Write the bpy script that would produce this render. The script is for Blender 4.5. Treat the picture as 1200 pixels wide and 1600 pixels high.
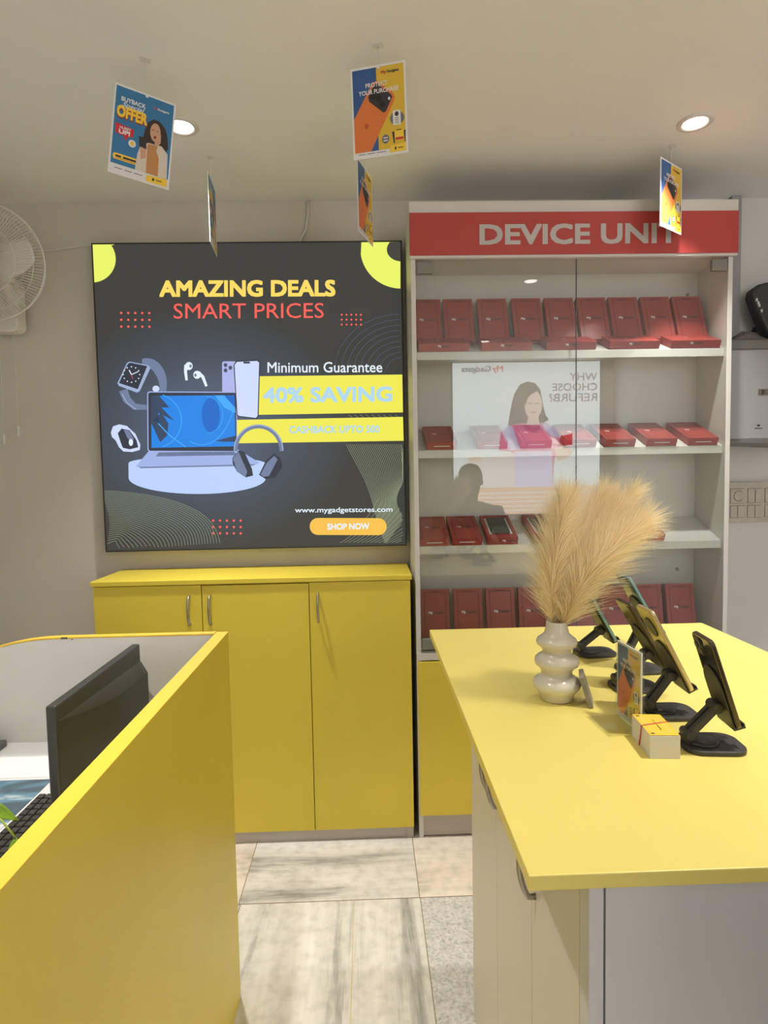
import bpy, bmesh, math, random
from mathutils import Vector, Matrix
random.seed(7)
for o in list(bpy.data.objects): bpy.data.objects.remove(o)
SC = bpy.context.scene
COL = SC.collection
PI = math.pi

# ------------------------------------------------------------------ camera, world, lights, exposure
cam_d = bpy.data.cameras.new('camera'); cam = bpy.data.objects.new('camera', cam_d); COL.objects.link(cam)
cam_d.sensor_fit = 'VERTICAL'; cam_d.sensor_height = 36.0; cam_d.lens = 950 / 1600 * 36
cam_d.clip_start = 0.02
rt = Vector((0.99943645, -0.02789852, -0.01866713)); up = Vector((0.02035001, 0.06130788, 0.99791143)); fw = Vector((0.02669581, 0.99772893, -0.06184107))
m = Matrix((rt, up, -fw)).transposed().to_4x4(); m.translation = Vector((0, 0, 1.42))
cam.matrix_world = m
SC.camera = cam
SC.view_settings.view_transform = 'Standard'; SC.view_settings.look = 'None'
SC.view_settings.exposure = 0.40; SC.view_settings.gamma = 1.0; SC.view_settings.use_curve_mapping = False
w = bpy.data.worlds.new('world'); SC.world = w; w.use_nodes = True
w.node_tree.nodes['Background'].inputs[0].default_value = (0.9, 0.95, 1.0, 1); w.node_tree.nodes['Background'].inputs[1].default_value = 0.6

def area_light(name, loc, rot, sx, sy, power, col, shape='RECTANGLE', spread=PI):
    l = bpy.data.lights.new(name, 'AREA'); l.shape = shape; l.size = sx; l.size_y = sy; l.energy = power; l.color = col; l.spread = spread
    o = bpy.data.objects.new(name, l); COL.objects.link(o); o.location = loc; o.rotation_euler = rot
    return o
# added fill light, standing in for daylight from an unseen shop front
area_light('shopfront_fill', (-0.95, -1.95, 1.3), (PI / 2, 0, PI), 2.2, 2.2, 138, (0.91, 0.955, 1.0))
LAMP_POWER = 5.0
LAMP_COL = (1.0, 0.965, 0.91)

# ------------------------------------------------------------------ materials
def lin(c): c /= 255.0; return c / 12.92 if c <= 0.04045 else ((c + 0.055) / 1.055) ** 2.4
def S(r, g, b): return (lin(r), lin(g), lin(b), 1.0)
def mat(name, col, rough=0.5, metal=0.0, var=0.0, scale=8.0, bump=0.0, spec=0.5, stretch=None, coat=0.0):
    M = bpy.data.materials.new(name); M.use_nodes = True; nt = M.node_tree; b = nt.nodes['Principled BSDF']
    b.inputs['Base Color'].default_value = col; b.inputs['Roughness'].default_value = rough; b.inputs['Metallic'].default_value = metal
    b.inputs['Specular IOR Level'].default_value = spec; b.inputs['Coat Weight'].default_value = coat
    if var or bump:
        tc = nt.nodes.new('ShaderNodeTexCoord'); n = nt.nodes.new('ShaderNodeTexNoise'); n.inputs['Scale'].default_value = scale; n.inputs['Detail'].default_value = 5
        src = tc.outputs['Object']
        if stretch:
            mp = nt.nodes.new('ShaderNodeMapping'); mp.inputs['Scale'].default_value = stretch; nt.links.new(src, mp.inputs[0]); src = mp.outputs[0]
        nt.links.new(src, n.inputs['Vector'])
        if var:
            r = nt.nodes.new('ShaderNodeValToRGB')
            r.color_ramp.elements[0].position = 0.3; r.color_ramp.elements[1].position = 0.7
            r.color_ramp.elements[0].color = tuple(c * (1 - var) for c in col[:3]) + (1,); r.color_ramp.elements[1].color = tuple(min(1, c * (1 + var)) for c in col[:3]) + (1,)
            nt.links.new(n.outputs[0], r.inputs[0]); nt.links.new(r.outputs[0], b.inputs['Base Color'])
        if bump:
            bp = nt.nodes.new('ShaderNodeBump'); bp.inputs['Strength'].default_value = bump; bp.inputs['Distance'].default_value = 0.01
            nt.links.new(n.outputs[0], bp.inputs['Height']); nt.links.new(bp.outputs[0], b.inputs['Normal'])
    return M
def emat(name, col, s=1.0):
    M = bpy.data.materials.new(name); M.use_nodes = True; b = M.node_tree.nodes['Principled BSDF']
    b.inputs['Base Color'].default_value = (0.02, 0.02, 0.02, 1); b.inputs['Roughness'].default_value = 0.45; b.inputs['Specular IOR Level'].default_value = 0.2
    b.inputs['Emission Color'].default_value = col; b.inputs['Emission Strength'].default_value = s
    return M
def glass_mat(name, refl=0.05, tint=(0.97, 0.99, 0.98, 1), rough=0.0):
    M = bpy.data.materials.new(name); M.use_nodes = True; nt = M.node_tree
    for n in list(nt.nodes): nt.nodes.remove(n)
    out = nt.nodes.new('ShaderNodeOutputMaterial'); mix = nt.nodes.new('ShaderNodeMixShader'); t = nt.nodes.new('ShaderNodeBsdfTransparent'); g = nt.nodes.new('ShaderNodeBsdfGlossy')
    geo = nt.nodes.new('ShaderNodeNewGeometry'); dp = nt.nodes.new('ShaderNodeVectorMath'); dp.operation = 'DOT_PRODUCT'
    nt.links.new(geo.outputs['Incoming'], dp.inputs[0]); nt.links.new(geo.outputs['Normal'], dp.inputs[1])
    def mnode(op, a, b):
        q = nt.nodes.new('ShaderNodeMath'); q.operation = op
        for i, v in enumerate((a, b)):
            if v is None: continue
            if isinstance(v, (int, float)): q.inputs[i].default_value = v
            else: nt.links.new(v, q.inputs[i])
        return q.outputs[0]
    fac = mnode('ADD', mnode('MULTIPLY', mnode('POWER', mnode('SUBTRACT', 1.0, mnode('ABSOLUTE', dp.outputs['Value'], None)), 5.0), 1 - refl), refl)
    t.inputs[0].default_value = tint; g.inputs['Roughness'].default_value = rough
    nt.links.new(fac, mix.inputs[0])
    nt.links.new(t.outputs[0], mix.inputs[1]); nt.links.new(g.outputs[0], mix.inputs[2]); nt.links.new(mix.outputs[0], out.inputs[0])
    return M

YEL = mat('yellow_laminate', (0.79, 0.625, 0.065, 1), 0.38, var=0.03, scale=3)
YEL_TOP = mat('yellow_laminate_top_sheen', (0.80, 0.665, 0.175, 1), 0.42, var=0.02, scale=3)  # paler than the doors: reflected ceiling sheen put into the colour
YEL_EDGE = mat('yellow_edge_band', (0.86, 0.57, 0.06, 1), 0.35)
WHITE = mat('white_laminate', (0.68, 0.66, 0.63, 1), 0.4, var=0.02, scale=4)
BEIGE = mat('cream_laminate', (0.67, 0.625, 0.55, 1), 0.4, var=0.02, scale=4)
COOL = mat('laminate_daylight_tint', (0.60, 0.60, 0.62, 1), 0.4, var=0.02, scale=3)  # cool cast of light on the island front put into the colour
GREYLAM = mat('grey_laminate', (0.70, 0.67, 0.61, 1), 0.35, var=0.03, scale=6)
PLINTH = mat('brushed_plinth', (0.50, 0.46, 0.42, 1), 0.4, 0.2, var=0.06, scale=5, stretch=(1, 1, 20))
WALLM = mat('cream_wall_paint', (0.66, 0.615, 0.525, 1), 0.7, var=0.035, scale=2.0, bump=0.05)
WALLW = mat('white_wall_paint', (0.70, 0.70, 0.68, 1), 0.6, var=0.03, scale=2.0, bump=0.05)
CEILM = mat('ceiling_paint', (0.88, 0.87, 0.84, 1), 0.8, var=0.02, scale=1.2)
STEEL = mat('brushed_steel', (0.42, 0.40, 0.37, 1), 0.32, 0.9)
ALU = mat('fitting_metal', (0.24, 0.23, 0.20, 1), 0.5, 0.3)
BLACK = mat('black_plastic', (0.042, 0.040, 0.035, 1), 0.42)
BLACKM = mat('black_monitor_plastic', (0.045, 0.043, 0.036, 1), 0.38, var=0.1, scale=300)
DKGREY = mat('dark_grey_plastic', (0.11, 0.105, 0.095, 1), 0.5)
RED = mat('red_box_card', (0.37, 0.046, 0.038, 1), 0.4, var=0.04, scale=20)
REDDK = mat('red_box_groove', (0.10, 0.012, 0.012, 1), 0.6)
HEADRED = mat('red_header_vinyl', (0.48, 0.060, 0.052, 1), 0.4)
PRWHITE = mat('print_white', (0.78, 0.79, 0.78, 1), 0.45)
PRDARK = mat('print_dark', (0.05, 0.035, 0.035, 1), 0.5)
LETTER = mat('grey_white_letter', (0.54, 0.51, 0.50, 1), 0.4)
GLASS = glass_mat('door_glass', 0.06)
ACRYL = glass_mat('clear_acrylic', 0.05, (0.96, 0.97, 0.95, 1))
FANW = mat('fan_white_plastic', (0.80, 0.77, 0.71, 1), 0.4)
CERAM = mat('cream_ceramic', (0.72, 0.67, 0.56, 1), 0.18, var=0.02, scale=10, coat=0.4)
STRING = mat('clear_string', (0.75, 0.73, 0.68, 1), 0.4)

# ------------------------------------------------------------------ mesh helpers
class MB:
    def __init__(s): s.bm = bmesh.new()
    def _mi(s, faces, mi):
        for f in faces: f.material_index = mi
    def box(s, x0, x1, y0, y1, z0, z1, mi=0):
        v = [s.bm.verts.new((x, y, z)) for z in (z0, z1) for y in (y0, y1) for x in (x0, x1)]
        s._mi([s.bm.faces.new([v[i] for i in q]) for q in ((0, 2, 3, 1), (4, 5, 7, 6), (0, 1, 5, 4), (2, 6, 7, 3), (0, 4, 6, 2), (1, 3, 7, 5))], mi); return s
    def prism(s, pts, ax, a0, a1, mi=0, smooth=False):
        def P(p, a): return {'z': (p[0], p[1], a), 'y': (p[0], a, p[1]), 'x': (a, p[0], p[1])}[ax]
        A = [s.bm.verts.new(P(p, a0)) for p in pts]; B = [s.bm.verts.new(P(p, a1)) for p in pts]
        n = len(pts); fs = [s.bm.faces.new(A[::-1]), s.bm.faces.new(B)]
        for i in range(n):
            f = s.bm.faces.new((A[i], A[(i + 1) % n], B[(i + 1) % n], B[i])); f.smooth = smooth; fs.append(f)
        s._mi(fs, mi); return s
    def lathe(s, prof, seg=32, mi=0, axis='z', c=(0, 0, 0), caps=True):
        rings = []
        for r, h in prof:
            ring = []
            for i in range(seg):
                a = 2 * PI * i / seg; u, v = r * math.cos(a), r * math.sin(a)
                p = {'z': (u, v, h), 'y': (u, h, v), 'x': (h, u, v)}[axis]
                ring.append(s.bm.verts.new((p[0] + c[0], p[1] + c[1], p[2] + c[2])))
            rings.append(ring)
        for a, b in zip(rings, rings[1:]):
            for i in range(seg):
                f = s.bm.faces.new((a[i], a[(i + 1) % seg], b[(i + 1) % seg], b[i])); f.smooth = True; f.material_index = mi
        if caps:
            for q in (rings[0][::-1], rings[-1]): f = s.bm.faces.new(q); f.material_index = mi
        return s
    def tube(s, pts, r, seg=8, mi=0, closed=False, r1=None):
        pts = [Vector(p) for p in pts]; n = len(pts); rings = []
        prev = None
        for i, p in enumerate(pts):
            if closed: t = (pts[(i + 1) % n] - pts[i - 1])
            else: t = pts[min(i + 1, n - 1)] - pts[max(i - 1, 0)]
            t.normalize()
            if prev is None:
                ref = Vector((0, 0, 1)) if abs(t.z) < 0.9 else Vector((1, 0, 0)); u = t.cross(ref).normalized()
            else:
                u = (prev - t * prev.dot(t))
                u = u.normalized() if u.length > 1e-6 else t.orthogonal().normalized()
            prev = u; v = t.cross(u)
            rr = r if r1 is None else r + (r1 - r) * i / max(1, n - 1)
            rings.append([s.bm.verts.new(p + (u * math.cos(2 * PI * k / seg) + v * math.sin(2 * PI * k / seg)) * rr) for k in range(seg)])
        for i in range(n if closed else n - 1):
            a, b = rings[i], rings[(i + 1) % n]
            for k in range(seg):
                f = s.bm.faces.new((a[k], a[(k + 1) % seg], b[(k + 1) % seg], b[k])); f.smooth = True; f.material_index = mi
        if not closed:
            for q in (rings[0][::-1], rings[-1]): f = s.bm.faces.new(q); f.material_index = mi
        return s
    def mesh(s, name, mats):
        bmesh.ops.recalc_face_normals(s.bm, faces=s.bm.faces[:])
        me = bpy.data.meshes.new(name); s.bm.to_mesh(me); s.bm.free()
        for q in (mats if isinstance(mats, (list, tuple)) else [mats]): me.materials.append(q)
        return me
def rrect(x0, x1, y0, y1, r, n=6):
    P = []
    for cx, cy, a0 in ((x1 - r, y1 - r, 0), (x0 + r, y1 - r, PI / 2), (x0 + r, y0 + r, PI), (x1 - r, y0 + r, 1.5 * PI)):
        for i in range(n + 1): a = a0 + PI / 2 * i / n; P.append((cx + r * math.cos(a), cy + r * math.sin(a)))
    return P
def link(name, me, parent=None, loc=(0, 0, 0), rot=(0, 0, 0), bev=0, label=None, seg=2):
    o = bpy.data.objects.new(name, me); COL.objects.link(o); o.parent = parent; o.location = loc; o.rotation_euler = rot
    if bev:
        b = o.modifiers.new('bevel', 'BEVEL'); b.width = bev; b.segments = seg; b.limit_method = 'ANGLE'; b.angle_limit = 0.7
    if label: o['label'] = label
    return o
def obj(name, mb, mats, parent=None, bev=0, label=None, loc=(0, 0, 0), rot=(0, 0, 0)):
    return link(name, mb.mesh(name, mats), parent, loc, rot, bev, label)
def tag(o, label, cat, group=None):
    o['label'] = label; o['category'] = cat
    if group: o['group'] = group
    return o
def thing(name, label, cat, loc=(0, 0, 0), rot=(0, 0, 0), group=None):
    o = bpy.data.objects.new(name, None); COL.objects.link(o); o.location = loc; o.rotation_euler = rot; o.empty_display_size = 0.05
    return tag(o, label, cat, group)
def struct(name, mb, mats, bev=0):
    o = obj(name, mb, mats, None, bev); o['kind'] = 'structure'; return o
def copy_tree(o, parent=None):
    c = o.copy(); COL.objects.link(c)
    c.parent = parent
    for ch in list(o.children): copy_tree(ch, c)
    return c

# text -> polygons (flat) through a font curve
_tc = {}
def text_geo(s, shear=0.0):
    k = (s, shear)
    if k in _tc: return _tc[k]
    cu = bpy.data.curves.new('t', 'FONT'); cu.body = s; cu.size = 1.0; cu.shear = shear; cu.resolution_u = 3; cu.fill_mode = 'FRONT'
    o = bpy.data.objects.new('t', cu); COL.objects.link(o)
    me = bpy.data.meshes.new_from_object(o.evaluated_get(bpy.context.evaluated_depsgraph_get()))
    vs = [tuple(v.co)[:2] for v in me.vertices]; fs = [tuple(p.vertices) for p in me.polygons]
    bpy.data.objects.remove(o); bpy.data.meshes.remove(me); bpy.data.curves.remove(cu)
    x0 = min(v[0] for v in vs); x1 = max(v[0] for v in vs); y0 = min(v[1] for v in vs); y1 = max(v[1] for v in vs)
    g = ([((x - x0) / (x1 - x0), (y - y0) / (y1 - y0)) for x, y in vs], fs, (x1 - x0) / (y1 - y0))
    _tc[k] = g; return g
class Art:
    """flat printed artwork: layers stacked in tenths of a millimetre, x right, z up, facing -y"""
    def __init__(s, T=None, eps=0.0002): s.v = []; s.f = []; s.m = []; s.T = T or (lambda p: p); s.e = eps
    def add(s, vs, fs, mi, L):
        b = len(s.v); s.v += [(lambda q: (q[0], -L * s.e, q[1]))(s.T(p)) for p in vs]; s.f += [tuple(i + b for i in f) for f in fs]; s.m += [mi] * len(fs)
    def poly(s, P, mi, L=1): s.add(P, [tuple(range(len(P)))], mi, L)
    def rect(s, x0, y0, x1, y1, mi, L=1): s.poly([(x0, y0), (x1, y0), (x1, y1), (x0, y1)], mi, L)
    def ell(s, cx, cy, rx, ry, mi, L=1, n=24, rot=0): s.poly([(cx + rx * math.cos(a) * math.cos(rot) - ry * math.sin(a) * math.sin(rot), cy + rx * math.cos(a) * math.sin(rot) + ry * math.sin(a) * math.cos(rot)) for a in (2 * PI * i / n for i in range(n))], mi, L)
    def rr(s, x0, y0, x1, y1, r, mi, L=1): s.poly(rrect(min(x0, x1), max(x0, x1), min(y0, y1), max(y0, y1), r), mi, L)
    def line(s, P, w, mi, L=1):
        n = len(P); A = []; B = []
        for i in range(n):
            a = P[max(0, i - 1)]; b = P[min(n - 1, i + 1)]; dx, dy = b[0] - a[0], b[1] - a[1]; l = math.hypot(dx, dy) or 1
            ww = w[i] if isinstance(w, (list, tuple)) else w
            A.append((P[i][0] - dy / l * ww / 2, P[i][1] + dx / l * ww / 2)); B.append((P[i][0] + dy / l * ww / 2, P[i][1] - dx / l * ww / 2))
        s.add(A + B, [(i, i + 1, n + i + 1, n + i) for i in range(n - 1)], mi, L)
    def text(s, t, x0, ytop, x1, ybot, mi, L=2, bold=0.0, slope=0.0, shear=0.0):
        g, fs, asp = text_geo(t, shear)
        # a heavier weight is the same outline printed several times, nudged within its cap height
        bv = bold * 1.4; bu = bold * 1.4 / asp
        offs = [(0, 0)] if bold == 0 else [(a_ * bu, b_ * bv) for a_, b_ in ((0, 0), (1, 1), (-1, 1), (1, -1), (-1, -1), (1, 0), (-1, 0), (0, 1), (0, -1))]
        for k_, (du, dv) in enumerate(offs[::-1]):
            s.add([(x0 + (x1 - x0) * (bu + u * (1 - 2 * bu) + du if bold else u), ybot + (ytop - ybot) * (bv + v * (1 - 2 * bv) + dv if bold else v) + slope * u) for u, v in g], fs, mi, L + 0.1 * k_)
    def mesh(s, name, mats):
        me = bpy.data.meshes.new(name); me.from_pydata(s.v, [], s.f)
        for q in mats: me.materials.append(q)
        for p, k in zip(me.polygons, s.m): p.material_index = k
        me.update()
        # make every face look towards -y
        bm = bmesh.new(); bm.from_mesh(me)
        fl = [f for f in bm.faces if f.normal.y > 0]
        bmesh.ops.reverse_faces(bm, faces=fl); bm.to_mesh(me); bm.free()
        return me

# ------------------------------------------------------------------ room shell
CZ = 2.5565; YW = 2.605; XL, XR, YB = -2.3, 2.6, -1.8
def marble(name, stretch, c0, c1, c2, sc=1.0):
    M = bpy.data.materials.new(name); M.use_nodes = True; nt = M.node_tree; b = nt.nodes['Principled BSDF']; b.inputs['Roughness'].default_value = 0.3
    tc = nt.nodes.new('ShaderNodeTexCoord'); mp = nt.nodes.new('ShaderNodeMapping'); mp.inputs['Scale'].default_value = stretch
    n = nt.nodes.new('ShaderNodeTexNoise'); n.inputs['Scale'].default_value = sc; n.inputs['Detail'].default_value = 9; n.inputs['Roughness'].default_value = 0.65; n.inputs['Distortion'].default_value = 0.35
    r = nt.nodes.new('ShaderNodeValToRGB'); e = r.color_ramp.elements; e[0].position = 0.3; e[0].color = c0; e[1].position = 0.62; e[1].color = c2; k = e.new(0.45); k.color = c1
    n2 = nt.nodes.new('ShaderNodeTexNoise'); n2.inputs['Scale'].default_value = 26; n2.inputs['Detail'].default_value = 6
    r2 = nt.nodes.new('ShaderNodeValToRGB'); r2.color_ramp.elements[0].position = 0.3; r2.color_ramp.elements[0].color = (0.72, 0.71, 0.69, 1); r2.color_ramp.elements[1].position = 0.55; r2.color_ramp.elements[1].color = (1, 1, 1, 1)
    mx = nt.nodes.new('ShaderNodeMixRGB'); mx.blend_type = 'MULTIPLY'; mx.inputs[0].default_value = 0.6
    L = nt.links.new
    L(tc.outputs['Object'], mp.inputs[0]); L(mp.outputs[0], n.inputs['Vector']); L(n.outputs[0], r.inputs[0]); L(tc.outputs['Object'], n2.inputs['Vector']); L(n2.outputs[0], r2.inputs[0])
    L(r.outputs[0], mx.inputs[1]); L(r2.outputs[0], mx.inputs[2]); L(mx.outputs[0], b.inputs['Base Color'])
    return M
MX = marble('marble_veins_across', (1.1, 9, 1), S(122, 120, 116), S(208, 205, 200), S(234, 230, 224))
MY = marble('marble_veins_along', (10, 0.9, 1), S(132, 131, 127), S(220, 217, 211), S(238, 235, 229))
MP = marble('marble_pinkish', (1.6, 8, 1), S(160, 150, 140), S(220, 208, 196), S(236, 226, 214))
MG = marble('speckled_grey_stone', (90, 90, 1), S(150, 150, 150), S(200, 199, 197), S(222, 220, 217))
GROUT = mat('floor_joint', S(150, 132, 108), 0.8)
GROUTY = mat('floor_joint_light', S(214, 196, 150), 0.7)
fl = MB()
def slab(x0, x1, y0, y1, mi): fl.box(x0, x1, y0, y1, -0.03, 0.0, mi)
slab(XL, -0.456, 1.953, YW, 2); slab(-0.456, 0.148, 1.953, YW, 0); slab(0.148, 0.85, 1.953, YW, 2); slab(0.85, XR, 1.953, YW, 0)
slab(XL, -1.05, YB, 1.953, 1); slab(-1.05, -0.45, YB, 1.953, 0); slab(-0.45, 0.150, 0.9, 1.953, 1); slab(-0.45, 0.150, YB, 0.9, 0); slab(0.150, 0.78, 0.8, 1.953, 3); slab(0.150, 0.78, YB, 0.8, 2); slab(0.78, XR, YB, 1.953, 1)
for x0, x1, y0, y1, mi in ((XL, XR, 1.9515, 1.9545, 4), (-0.4575, -0.4545, 1.953, YW, 4), (0.1465, 0.1495, 1.953, YW, 4), (-0.4515, -0.4485, YB, 1.953, 4), (0.1485, 0.1512, YB, 1.953, 4), (-0.0735, -0.0705, 0.9, 1.953, 5)):
    fl.box(x0, x1, y0, y1, -0.001, 0.0006, mi)
struct('floor', fl, [MX, MY, MP, MG, GROUT, GROUTY])
struct('ceiling', MB().box(XL - .1, XR + .1, YB - .1, YW + .1, CZ, CZ + 0.08), CEILM)
struct('wall_back', MB().box(XL - .1, 1.30, YW, YW + 0.1, 0, CZ, 0).box(1.30, XR + .1, YW, YW + 0.1, 0, CZ, 1), [WALLM, WALLW])
struct('wall_left', MB().box(XL - 0.1, XL, YB - .1, YW, 0, CZ), WALLM)
struct('wall_right', MB().box(XR, XR + 0.1, YB - .1, YW, 0, CZ), WALLW)
struct('wall_front', MB().box(XL, -2.05, YB - .1, YB, 0, CZ).box(0.15, XR, YB - .1, YB, 0, CZ).box(-2.05, 0.15, YB - .1, YB, 2.4, CZ).box(-2.05, 0.15, YB - .1, YB, 0, 0.2), WALLM)
wf = MB()
for a in ((-2.05, -2.0, 0.2, 2.4), (0.10, 0.15, 0.2, 2.4), (-0.975, -0.925, 0.2, 2.4)): wf.box(a[0], a[1], YB - .08, YB - .02, a[2], a[3])
wf.box(-2.05, 0.15, YB - .08, YB - .02, 2.35, 2.4).box(-2.05, 0.15, YB - .08, YB - .02, 0.2, 0.25)
struct('fill_window_1', wf, ALU)  # unseen window frame, added where the fill light enters
struct('wall_strip_1', MB().box(1.548, 1.592, YW - 0.03, YW, 1.9, CZ), mat('strip_grey', (0.36, 0.35, 0.37, 1), 0.5), 0.004)  # narrow grey vertical strip on the back wall beside the cabinet

# ------------------------------------------------------------------ shelving display cabinet
X0, X1, YD, YBK = 0.176, 1.384, 2.2843, 2.50
DC = thing('display_cabinet', 'tall white glass fronted display cabinet with red DEVICE UNIT header', 'display cabinet', (X0, YD, 0))
def L(x): return x - X0
def dcb(name, b, m, bev=0.0015, label=None, parent=DC): return obj(name, b, m, parent, bev, label)
H = 2.408; W = X1 - X0; D = YW - 0.02 - YD
dcb('side_panel', MB().box(0, 0.018, 0.004, D, 0, H), WHITE)
dcb('side_panel', MB().box(W - 0.018, W, 0.004, D, 0, H), WHITE)
dcb('top_panel', MB().box(0.018, W - 0.018, 0.004, D, 2.215, 2.235).box(0.018, W - 0.018, 0.03, D, H - 0.02, H), WHITE)
dcb('back_panel', MB().box(0.018, W - 0.018, YBK - YD, YBK - YD + 0.012, 0.05, H - .03), WHITE)
hb = dcb('header_board', MB().box(-0.004, W + 0.006, -0.014, 0.004, 2.206, H), WHITE, label='white header board scuffed along its top edge')
dcb('header_panel', MB().box(-0.004, W + 0.006, -0.018, -0.0142, 2.2145, 2.366), HEADRED, 0.0005, 'red vinyl header band', hb)
ltr = Art(); ltr.text('DEVICE UNIT', 0.428 - X0, 2.3235, 1.166 - X0, 2.2495, 0, 1, bold=0.028)
me = ltr.mesh('lettering', [LETTER])
link('lettering', me, hb, (0, -0.0183, 0), label='light grey lettering DEVICE UNIT')
SL = 0.42  # slope of the shelves (rise over depth)
SHZ = (1.874, 1.507, 1.141)
def shelf(z):
    b = MB(); y0, y1 = 0.022, YBK - YD
    P = [(y0, z - 0.030), (y0, z), (y1, z + SL * (y1 - y0)), (y1, z + SL * (y1 - y0) - 0.018), (y0 + 0.018, z - 0.018)]
    b.prism([(p[0], p[1]) for p in P], 'x', 0.0185, W - 0.0185)
    return b
for z in SHZ: dcb('shelf', shelf(z), WHITE)
dk = 0.752
dcb('lower_deck', MB().box(0.018, W - 0.018, 0.012, YBK - YD, dk - 0.02, dk).box(0.0, W, 0.0, 0.014, 0.705, 0.735), WHITE)
dcb('door_runner', MB().box(0.018, W - 0.018, 0.0, 0.016, 0.736, 0.742), ALU, 0)
for x, z in ((0.035, 2.11), (W - 0.06, 2.13), (0.03, 1.0), (W - 0.09, 1.0)):
    dcb('screw', MB().lathe([(0.007, 0), (0.006, -0.005), (0.002, -0.006)], 12, 0, 'y', (x, YBK - YD - 0.0005, z)), STEEL, 0, 'small steel screw')
xm = 0.793 - X0
for a, b_, hx in ((0.020, xm - 0.0015, 0), (xm + 0.0015, W - 0.020, 1)):
    dr = dcb('glass_door', MB().box(a, b_, 0.004, 0.009, 0.744, 2.204), GLASS, 0, 'clear glass door leaf')
    for z in (2.155, 0.748):
        xx = a + 0.004 if hx == 0 else b_ - 0.062
        obj('hinge', MB().box(xx, xx + 0.058, -0.002, 0.015, z, z + 0.042), ALU, dr, 0.002, 'metal patch hinge')
obj('door_edge', MB().box(xm - 0.0014, xm + 0.0014, 0.0035, 0.0095, 0.744, 2.204), mat('glass_edge', (0.06, 0.07, 0.065, 1), 0.3), DC, 0)
for i in range(3):
    a = 0.004 + i * 0.4015
    dcb('lower_door', MB().box(a, a + 0.397, -0.004, 0.014, 0.092, 0.700), YEL, 0.0015, 'yellow lower cupboard door')
dcb('plinth', MB().box(0.004, W - 0.004, 0.012, 0.03, 0.004, 0.088), PLINTH)

# ------------------------------------------------------------------ left cupboard under the lightbox
CX0, CX1, CZT = -1.0377, 0.158, 1.038
CB = thing('cupboard', 'low yellow three door cupboard standing under the lit sign', 'cupboard', (CX0, YD, 0))
CW = CX1 - CX0
obj('carcass', MB().box(0.002, CW - 0.002, 0.02, 0.31, 0.05, CZT - 0.018), YEL, CB, 0.001)
obj('cupboard_top', MB().box(-0.006, CW + 0.004, -0.006, 0.315, CZT - 0.018, CZT), YEL, CB, 0.0015)
obj('plinth', MB().box(0.006, CW - 0.004, 0.012, 0.03, 0.0, 0.046).box(CW - 0.03, CW - 0.004, 0.008, 0.013, 0.0, 0.046), PLINTH, CB, 0.001, 'silver grey kick board')
def bow_handle(h=0.105, out=0.028):
    b = MB(); P = []
    for i in range(11):
        t = i / 10; P.append((0, -out * (0.45 + 0.55 * math.sin(PI * t) ** 0.8), h * (t - 0.5)))
    P = [(0, 0, -h / 2)] + P + [(0, 0, h / 2)]
    return b.tube(P, 0.0048, 8)
edges = (-1.036, -0.632, -0.2285, 0.157)
hx = (-0.678, -0.600, -0.195)
for i in range(3):
    a, b_ = edges[i] - CX0 + 0.0015, edges[i + 1] - CX0 - 0.0015
    zt = CZT - 0.021 if i != 1 else CZT - 0.024
    d = obj('door', MB().box(a, b_, 0.0, 0.018, 0.047, zt), YEL, CB, 0.0012)
    obj('handle', bow_handle(), STEEL, d, 0, 'steel bow handle', (hx[i] - CX0, 0.0, 0.922))

# ------------------------------------------------------------------ lit sign (lightbox)
SX0, SX1, SZ0, SZ1, SY = -1.0826, 0.1551, 1.1256, 2.3628, 2.5349
SW, SH = SX1 - SX0, SZ1 - SZ0
SG = thing('light_box', 'square backlit black and yellow sale sign on the wall above the cupboard', 'sign', (SX0, SY, SZ0))
fr = MB(); t = 0.006
fr.box(-t, 0, 0, YW - SY - 0.003, -t, SH + t).box(SW, SW + t, 0, YW - SY - 0.003, -t, SH + t).box(0, SW, 0, YW - SY - 0.003, -t, 0).box(0, SW, 0, YW - SY - 0.003, SH, SH + t).box(0, SW, 0.02, YW - SY - 0.003, 0, SH)
obj('casing', fr, mat('black_sign_frame', (0.03, 0.03, 0.028, 1), 0.4), SG)
# artwork laid out on a 1200 grid, mapped to the square face
src = [(17, 30), (1168, 15), (1182, 1152), (62, 1180)]
def homog(src, dst):
    import numpy as np
    A = []; b = []
    for (x, y), (u, v) in zip(src, dst):
        A.append([x, y, 1, 0, 0, 0, -u * x, -u * y]); b.append(u); A.append([0, 0, 0, x, y, 1, -v * x, -v * y]); b.append(v)
    h = np.linalg.solve(np.array(A, float), np.array(b, float)); h = list(h) + [1.0]
    return lambda p: ((h[0] * p[0] + h[1] * p[1] + h[2]) / (h[6] * p[0] + h[7] * p[1] + 1), (h[3] * p[0] + h[4] * p[1] + h[5]) / (h[6] * p[0] + h[7] * p[1] + 1))
Hm = homog(src, [(0, SH), (SW, SH), (SW, 0), (0, 0)])
def TS(p):
    u, v = Hm(p); return (min(max(u, 0.0), SW), min(max(v, 0.0), SH))
A = Art(TS)
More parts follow.
